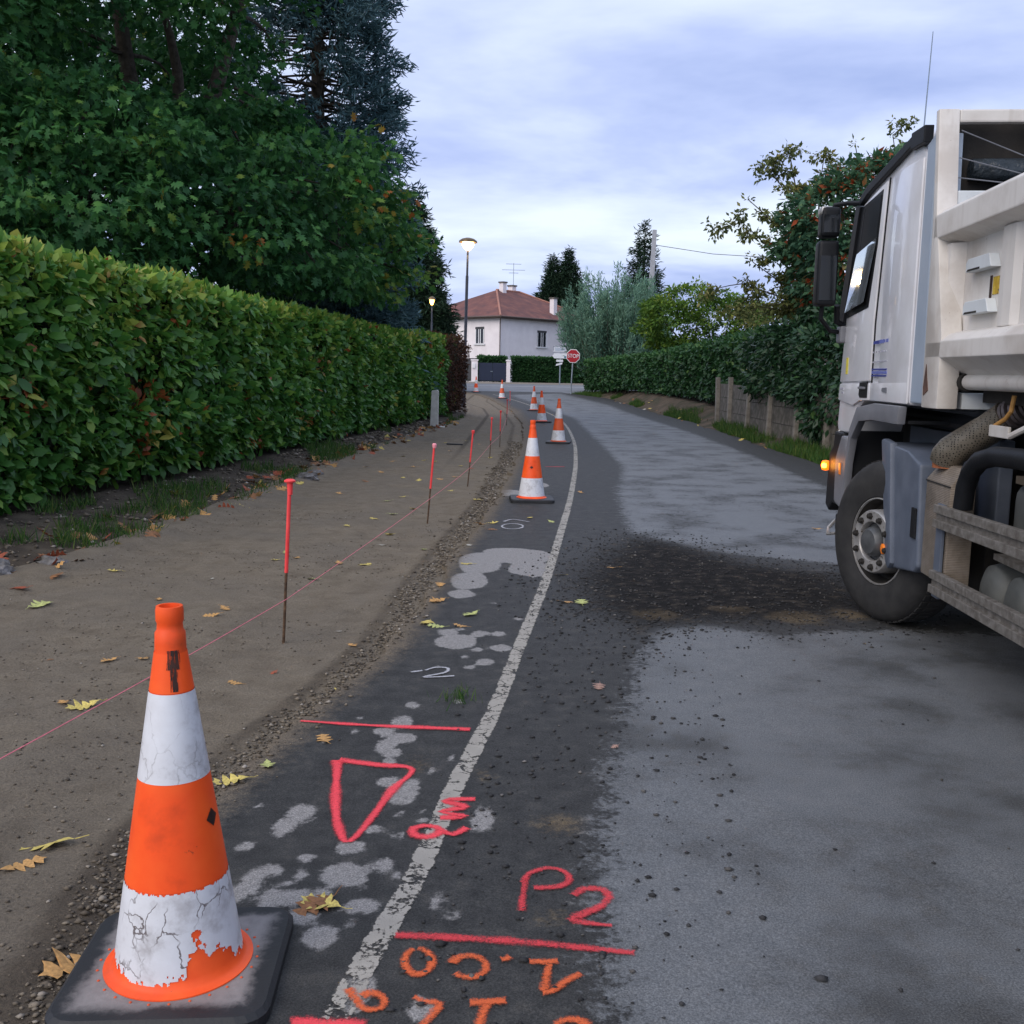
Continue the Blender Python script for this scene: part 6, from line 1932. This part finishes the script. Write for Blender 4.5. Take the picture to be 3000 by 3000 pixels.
tp('wheel_well_front', m_glassdk, MB().box(1.05, 1.09, -.5, -.11, .55, 1.2))


# ---- wheels
def wheel(u, s, steer, rear=False):
    prof = [(.285, -.035), (.295, -.008), (.33, .004), (.40, .012), (.47, .004), (.510, -.020), (.526, -.05), (.532, -.08), (.532, -.25), (.52, -.28), (.47, -.31), (.29, -.31)]
    ty = MB().lathe(prof, 64, 'y', cap=False).build('wheel', m_tyre, TR, smooth=40)
    ty.location = (u, s, .532)
    ty.rotation_euler = (0, 0, steer)
    tr_ = MB()
    for k in range(56):       # tread blocks round the shoulder
        a = 2 * math.pi * k / 56
        ca, sa = math.cos(a), math.sin(a)
        tr_.obox((.531 * ca, -.075, .531 * sa), (ca, 0, sa), (0, 1, 0), (-sa, 0, ca), .006, .018, .020)
        tr_.obox((.533 * ca, -.165, .533 * sa), (ca, 0, sa), (0, 1, 0), (-sa, 0, ca), .005, .05, .020)
    tr_.build('tread', m_tyre, ty)
    y_ = -.14 if rear else 0.0
    rp_ = [(.292, -.03), (.288, -.010), (.281, -.008), (.277, -.02)]
    MB().lathe(rp_, 48, 'y', cap=False).build('rim', m_chrome, ty, smooth=35)
    MB().lathe([(.278, -.018), (.266, -.06), (.258, -.115), (.235, -.125 + y_), (.213, -.10 + y_)], 48, 'y', cap=False).build('rim_well', m_under, ty, smooth=35)  # shade of the rim recess put into the colour by a dark material
    MB().lathe([(.213, -.12 + y_), (.209, .022 + y_), (.200, .036 + y_), (.134, .036 + y_), (.128, .028 + y_), (.124, .0 + y_)], 48, 'y', cap=False).build('wheel_disc', m_chrome, ty, smooth=35)
    MB().lathe([(.126, -.01 + y_), (.100, -.008 + y_), (.096, .04 + y_), (.078, .062 + y_), (.02, .068 + y_), (.002, .068 + y_)], 32, 'y').build('hub', nmat('oily hub grey', two((.10, .105, .11), .3), 12, .5, .4), ty, smooth=40)
    nut = MB().lathe([(.0235, 0), (.0235, .006), (.019, .008), (.018, .020), (.010, .026), (.001, .027)], 6, 'y').mesh('nut', m_under)
    for k in range(10):
        a = 2 * math.pi * (k + .3) / 10
        o = link('nut', nut, None, ty)
        o.location = (.168 * math.cos(a), .037 + y_, .168 * math.sin(a))
    return ty


wheel(0.0, -.035, R(20))
wheel(-3.35, -.10, 0, True)
wheel(-4.70, -.10, 0, True)
for u in (0.0, -3.35, -4.70):
    w2 = wheel(u, -2.5, R(180) + (R(18) if u == 0 else 0))
    w2['label'] = 'wheel on the far side of the truck'

# ---- mudguard, silencer and exhaust
mg = tp('mudguard', m_bluegrey, MB().prism([(.085, 1.17), (.04, 1.185), (-.14, 1.17), (-.40, 1.16), (-.66, 1.10), (-.74, .50), (-.68, .46), (-.22, .40), (-.165, .45), (-.06, .8)], B - .30, B + .0, 'y'), bevel=.02, seg=3, smooth=35)
tp('mudguard_lip', m_bluegrey, MB().prism([(.095, 1.195), (.05, 1.205), (-.12, 1.19), (-.29, .44), (-.235, .395), (-.165, .44)], B - .02, B + .03, 'y'), mg, bevel=.015, smooth=35)
tp('catch', m_black, MB().prism([(-.60, .84), (-.68, .84), (-.69, .66), (-.60, .66)], B, B + .012, 'y'), mg, bevel=.004)
tp('side_marker', m_amber, MB().lathe([(.035, 0), (.033, .014), (.02, .018)], 14, 'y', c=(-.135, B + .028, .505)), mg)
tp('inner_panel', m_bluegrey, MB().box(-.95, .75, -.5, -.42, .75, 1.265), bevel=.01)
tp('torsion_bar', m_black, MB().tube([(.85, -.42, 1.335), (-1.0, -.42, 1.325)], .055, 12))


def perforated():
    m, t, b = new_mat('perforated exhaust guard')
    cc = t.nodes.new('ShaderNodeTexCoord')
    vo = t.nodes.new('ShaderNodeTexVoronoi'); vo.inputs['Scale'].default_value = 75.0; vo.inputs['Randomness'].default_value = .25
    t.links.new(cc.outputs['Object'], vo.inputs['Vector'])
    hole = mrange(t, vo.outputs['Distance'], .26, .36, 1, 0)
    c = ramp(t, [(.3, (.10, .083, .062)), (.7, (.22, .195, .155))], noise(t, 8, 5))
    c = mixc(t, hole, c, (.012, .011, .01))
    t.links.new(c, b.inputs['Base Color'])
    b.inputs['Metallic'].default_value = .5
    b.inputs['Roughness'].default_value = .45
    bump(t, b, hole, -.6, .004)
    return m


def ribbed():
    m, t, b = new_mat('ribbed heat shield')
    cc = t.nodes.new('ShaderNodeTexCoord')
    wv = t.nodes.new('ShaderNodeTexWave'); wv.bands_direction = 'Z'; wv.inputs['Scale'].default_value = 34.0; wv.inputs['Distortion'].default_value = .5
    t.links.new(cc.outputs['Object'], wv.inputs['Vector'])
    c = ramp(t, [(.3, (.13, .105, .08)), (.55, (.24, .20, .16)), (.75, (.32, .28, .24))], noise(t, 6, 6, .65))
    c = mixc(t, mrange(t, noise(t, 9, 5, .7), .64, .7, 0, .7), c, (.10, .05, .03))
    c = mixc(t, .35, c, ramp(t, [(.25, (.6, .6, .6)), (.75, (1.15, 1.15, 1.15))], wv.outputs['Fac']), 'MULTIPLY')
    t.links.new(c, b.inputs['Base Color'])
    b.inputs['Roughness'].default_value = .6
    b.inputs['Metallic'].default_value = .25
    bump(t, b, wv.outputs['Fac'], .5, .003)
    return m


sil = tp('silencer', ribbed(), MB().prism([(B - .02, .475), (B - .02, 1.03), (B - .09, 1.12), (-.235, 1.12), (-.235, .475)], -1.16, -.745, 'x'), bevel=.012, smooth=35)
tp('seam', m_under, MB().box(-1.16, -.745, B - .022, B - .016, 1.015, 1.023), sil)
tp('rust_collar', nmat('rusty pipe collar', [(.3, (.16, .05, .02)), (.7, (.34, .12, .05))], 20, .8), MB().lathe([(.078, 1.10), (.078, 1.16)], 24, c=(-.86, -.17, 0)))
ex = tp('exhaust_guard', perforated(), MB().tube([(-.855, -.17, 1.145), (-.865, -.17, 1.165), (-.89, -.185, 1.20), (-.95, -.23, 1.25), (-1.05, -.31, 1.33), (-1.15, -.37, 1.41)], [.092, .092, .09, .088, .086, .086], 24), smooth=60)
fl = MB()
for k in range(9):
    t_ = k / 8
    fl.tube([(-1.15 - .22 * t_, -.37 - .12 * t_, 1.41 + .10 * t_), (-1.165 - .22 * t_, -.378 - .12 * t_, 1.417 + .10 * t_)], .085 if k % 2 else .076, 20)
tp('flexible_pipe', nmat('corrugated exhaust pipe', two((.14, .12, .12)), 10, .5, .5), fl)

# ---- chassis, side guards and tanks
tp('chassis', m_under, MB().box(-5.6, 1.2, -1.75, -.85, .72, 1.06))
tp('light_block_sheet', m_under, MB().box(-5.6, -1.2, -.95, -.9, .5, 1.42))  # added black sheet that blocks light under the body, not a truck part
tp('engine_block', m_under, MB().box(-.9, 1.1, -2.2, -.6, .5, 1.3))
for z0, n_ in ((.79, 'guard_rail'), (.425, 'guard_rail')):
    g = MB()
    for za, zb, s1 in ((0.0, .045, 0.0), (.04, .085, -.018), (.08, .125, 0.0)):
        x0, x1 = -1.06, -3.0
        sl_ = .028
        v = []
        for x in (x0, x1):
            dz = (x0 - x) * sl_
            v += [(x, B - .008, z0 + za + dz), (x, B + .03 + s1, z0 + za + dz), (x, B + .03 + s1, z0 + zb + dz), (x, B - .008, z0 + zb + dz)]
        g.add(v, [(0, 1, 2, 3), (7, 6, 5, 4), (0, 4, 5, 1), (1, 5, 6, 2), (2, 6, 7, 3), (3, 7, 4, 0)])
    tp(n_, m_alu, g, bevel=.004)
tp('guard_post', m_bluegrey, MB().box(-1.145, -1.045, B - .014, B + .004, .40, .92), bevel=.004)
tp('guard_post', m_bluegrey, MB().box(-2.9, -2.8, B - .075, B - .051, .40, .97), bevel=.004)
tp('black_hoop', m_black, MB().tube([(-1.25, B - .06, .92), (-1.27, B - .06, 1.03), (-1.33, B - .06, 1.12), (-1.45, B - .06, 1.19), (-1.62, B - .07, 1.225), (-1.9, B - .08, 1.235), (-2.9, B - .08, 1.24)], .05, 12), smooth=60)
tp('cross_beam', nmat('dusty brown beam', two((.13, .105, .075)), 8, .8), MB().box(-3.0, -1.25, -.46, -.40, 1.06, 1.10))
tp('tank', m_tank, MB().box(-2.7, -1.15, -.9, -.42, .70, 1.06), bevel=.10, seg=4, smooth=50)
for u in (-1.28, -1.62, -1.96):
    tp('air_tank', m_tank, MB().lathe([(.02, -.28), (.10, -.285), (.15, -.31), (.162, -.36), (.162, -.9)], 28, 'y', c=(u, 0, .47)), smooth=50)
tp('tank_shelf', m_alu, MB().box(-2.8, -1.3, -.42, -.30, .66, .69))
tp('battery_box', m_under, MB().box(-2.9, -1.2, -.9, -.55, .35, 1.3))

# ---- dump body
hp = tp('headboard_post', m_cream, MB().prism([(-.50, 3.12), (-.56, 3.12), (-.64, 2.55), (-.88, 1.84), (-.88, 1.43), (-.60, 1.43), (-.58, 2.5)], -.195, B, 'y'), bevel=.010, smooth=35)
tp('rust_patch', nmat('rusted bare steel', two((.10, .055, .04), .4), 14, .85), MB().prism([(-.66, 1.68), (-.63, 1.55), (-.64, 1.50), (-.72, 1.53), (-.69, 1.60)], B, B + .004, 'y'), hp)
tp('headboard_beam', m_cream, MB().box(-.56, -.50, -2.45, -.196, 3.045, 3.117), bevel=.01)
for k, y_ in enumerate((-.72, -1.3, -1.9)):
    tp('beam_hole', m_under, MB().lathe([(.018, 0), (.018, .003)], 12, 'x', c=(-.563, y_, 3.08)))
tp('headboard_panel', m_cream2, MB().box(-.62, -.57, -2.45, -.196, 1.55, 2.66), bevel=.008)
tp('cab_back', m_under, MB().box(-.42, -.39, -2.4, -.21, 1.5, 3.10))
tp('tarp_roll', nmat('dark crumpled tarpaulin', [(.3, (.008, .012, .014)), (.6, (.03, .04, .05)), (.75, (.08, .10, .12))], 3, .4, bs=6, bst=.9, bd=.08), MB().tube([(-.48, -.30, 2.80), (-.47, -1.2, 2.78), (-.48, -2.4, 2.82)], [.06, .09, .08], 14), smooth=80)
for k, z in enumerate((2.74, 2.80, 2.90)):
    tp('cable', m_midgrey, MB().tube([(-.56, -.21, z + .05 * k), (-.55, -.7, z - .05 - .02 * k), (-.54, -1.3, z + .02), (-.55, -2.4, z - .08 + .06 * k)], .0035, 5))
tp('mast', m_cream, MB().box(-.52, -.49, -.66, -.60, 2.62, 3.05))
UE = -5.7
tp('side_wall', m_cream, MB().box(UE, -.62, -.26, -.20, 1.8, 2.54))


def run(name, mat, sec, u0, u1, **kw):
    """cross-section (y,z) swept along the body"""
    return tp(name, mat, MB().prism(sec, u1, u0, 'x'), **kw)


run('top_rail', m_cream, [(-.26, 2.57), (-.12, 2.545), (B, 2.515), (B, 2.385), (-.20, 2.345), (-.26, 2.345)], -.615, UE, bevel=.008)
run('bottom_ledge', m_cream, [(-.24, 1.875), (-.12, 1.845), (B, 1.805), (B, 1.715), (-.235, 1.615), (-.30, 1.615)], -.62, UE, bevel=.006)
tp('lower_tube', m_cream, MB().tube([(-.93, -.235, 1.583), (UE, -.235, 1.583)], .043, 16), smooth=60)
tp('tube_hinge', m_cream, MB().tube([(-.70, -.215, 1.575), (-.83, -.225, 1.578)], .045, 16), smooth=60)
tp('hinge_ring', m_under, MB().tube([(-.84, -.23, 1.58), (-.92, -.235, 1.583)], .052, 16), smooth=60)
k = 0
u = -1.42
while u > UE:
    tp('rib', m_cream, MB().prism([(u + .04, -.20), (u - .01, -.172), (u - .08, -.166), (u - .17, -.172), (u - .22, -.20)], 1.86, 2.35, 'z'), bevel=.006)
    u -= .80
tp('rib', m_cream, MB().prism([(-.66, -.20), (-.69, -.13), (-.78, -.13), (-.84, -.20)], 1.86, 2.35, 'z'), bevel=.006)
for z in (2.165, 1.94):
    st_ = tp('step_plate', m_cream2, MB().prism([(-.99, z), (-.99, z + .05), (-1.02, z + .07), (-1.32, z + .07), (-1.36, z)], -.20, -.148, 'y'), bevel=.004)
    tp('step_hollow', m_under, MB().prism([(-1.01, z + .004), (-1.03, z + .014), (-1.2, z + .014), (-1.2, z + .004)], -.1478, -.1452, 'y'), st_)
tp('warning_sticker', nmat('peeling yellow sticker', [(.45, (.50, .32, .03)), (.55, (.60, .42, .05))], 20, .6, speck=((.05, .04, .03), 30, .58)), MB().box(-1.40, -1.27, -.20, -.197, 2.03, 2.12))
tp('rust_patch', m_stain, MB().box(-1.255, -1.225, -.20, -.197, 2.01, 2.13))
tp('body_floor', m_under, MB().box(UE, -.88, -2.4, -.33, 1.47, 1.60))
tp('far_side_wall', m_cream, MB().box(UE, -.86, -2.55, -2.46, 1.6, 2.56))
tp('tailgate', m_cream, MB().box(UE - .08, UE, -2.5, -.2, 1.5, 2.54))
tp('body_front_foot', m_cream2, MB().prism([(-.605, 1.432), (-.605, 1.50), (-.72, 1.52), (-.86, 1.52), (-.86, 1.432)], -.40, -.225, 'y'))
tp('hanger_rod', nmat('rusty yellow rod', two((.42, .22, .06), .3), 20, .7), MB().tube([(-1.40, -.30, 1.52), (-1.40, -.29, 1.44), (-1.36, -.28, 1.40), (-1.28, -.26, 1.36)], .012, 8))
tp('hanger_rod', m_cream, MB().tube([(-1.74, -.30, 1.52), (-1.74, -.29, 1.43), (-1.68, -.28, 1.38), (-1.52, -.25, 1.32)], .016, 8))
tp('hanger_plate', m_cream, MB().box(-1.50, -1.24, -.26, -.245, 1.305, 1.365), bevel=.004)
am = tp('body_stand', m_cream, MB().prism([(-1.84, 1.50), (-1.84, 1.32), (-1.78, 1.29), (-1.76, 1.24), (-1.81, 1.25), (-1.83, 1.22), (-1.86, 1.16), (-1.91, 1.19), (-1.92, 1.5)], -.34, -.24, 'y'), bevel=.006)
tp('body_stand', m_cream, MB().box(-3.7, -3.6, -.34, -.24, 1.1, 1.5), bevel=.006)
tp('hose', m_black, MB().tube([(-2.0, -.36, 1.16), (-2.1, -.34, 1.28), (-2.4, -.34, 1.34), (-2.9, -.4, 1.36)], .05, 10), smooth=60)
tp('aerial', m_galv, MB().tube([(.70, -.35, 3.05), (.62, -.35, 3.9)], [.006, .003], 5))
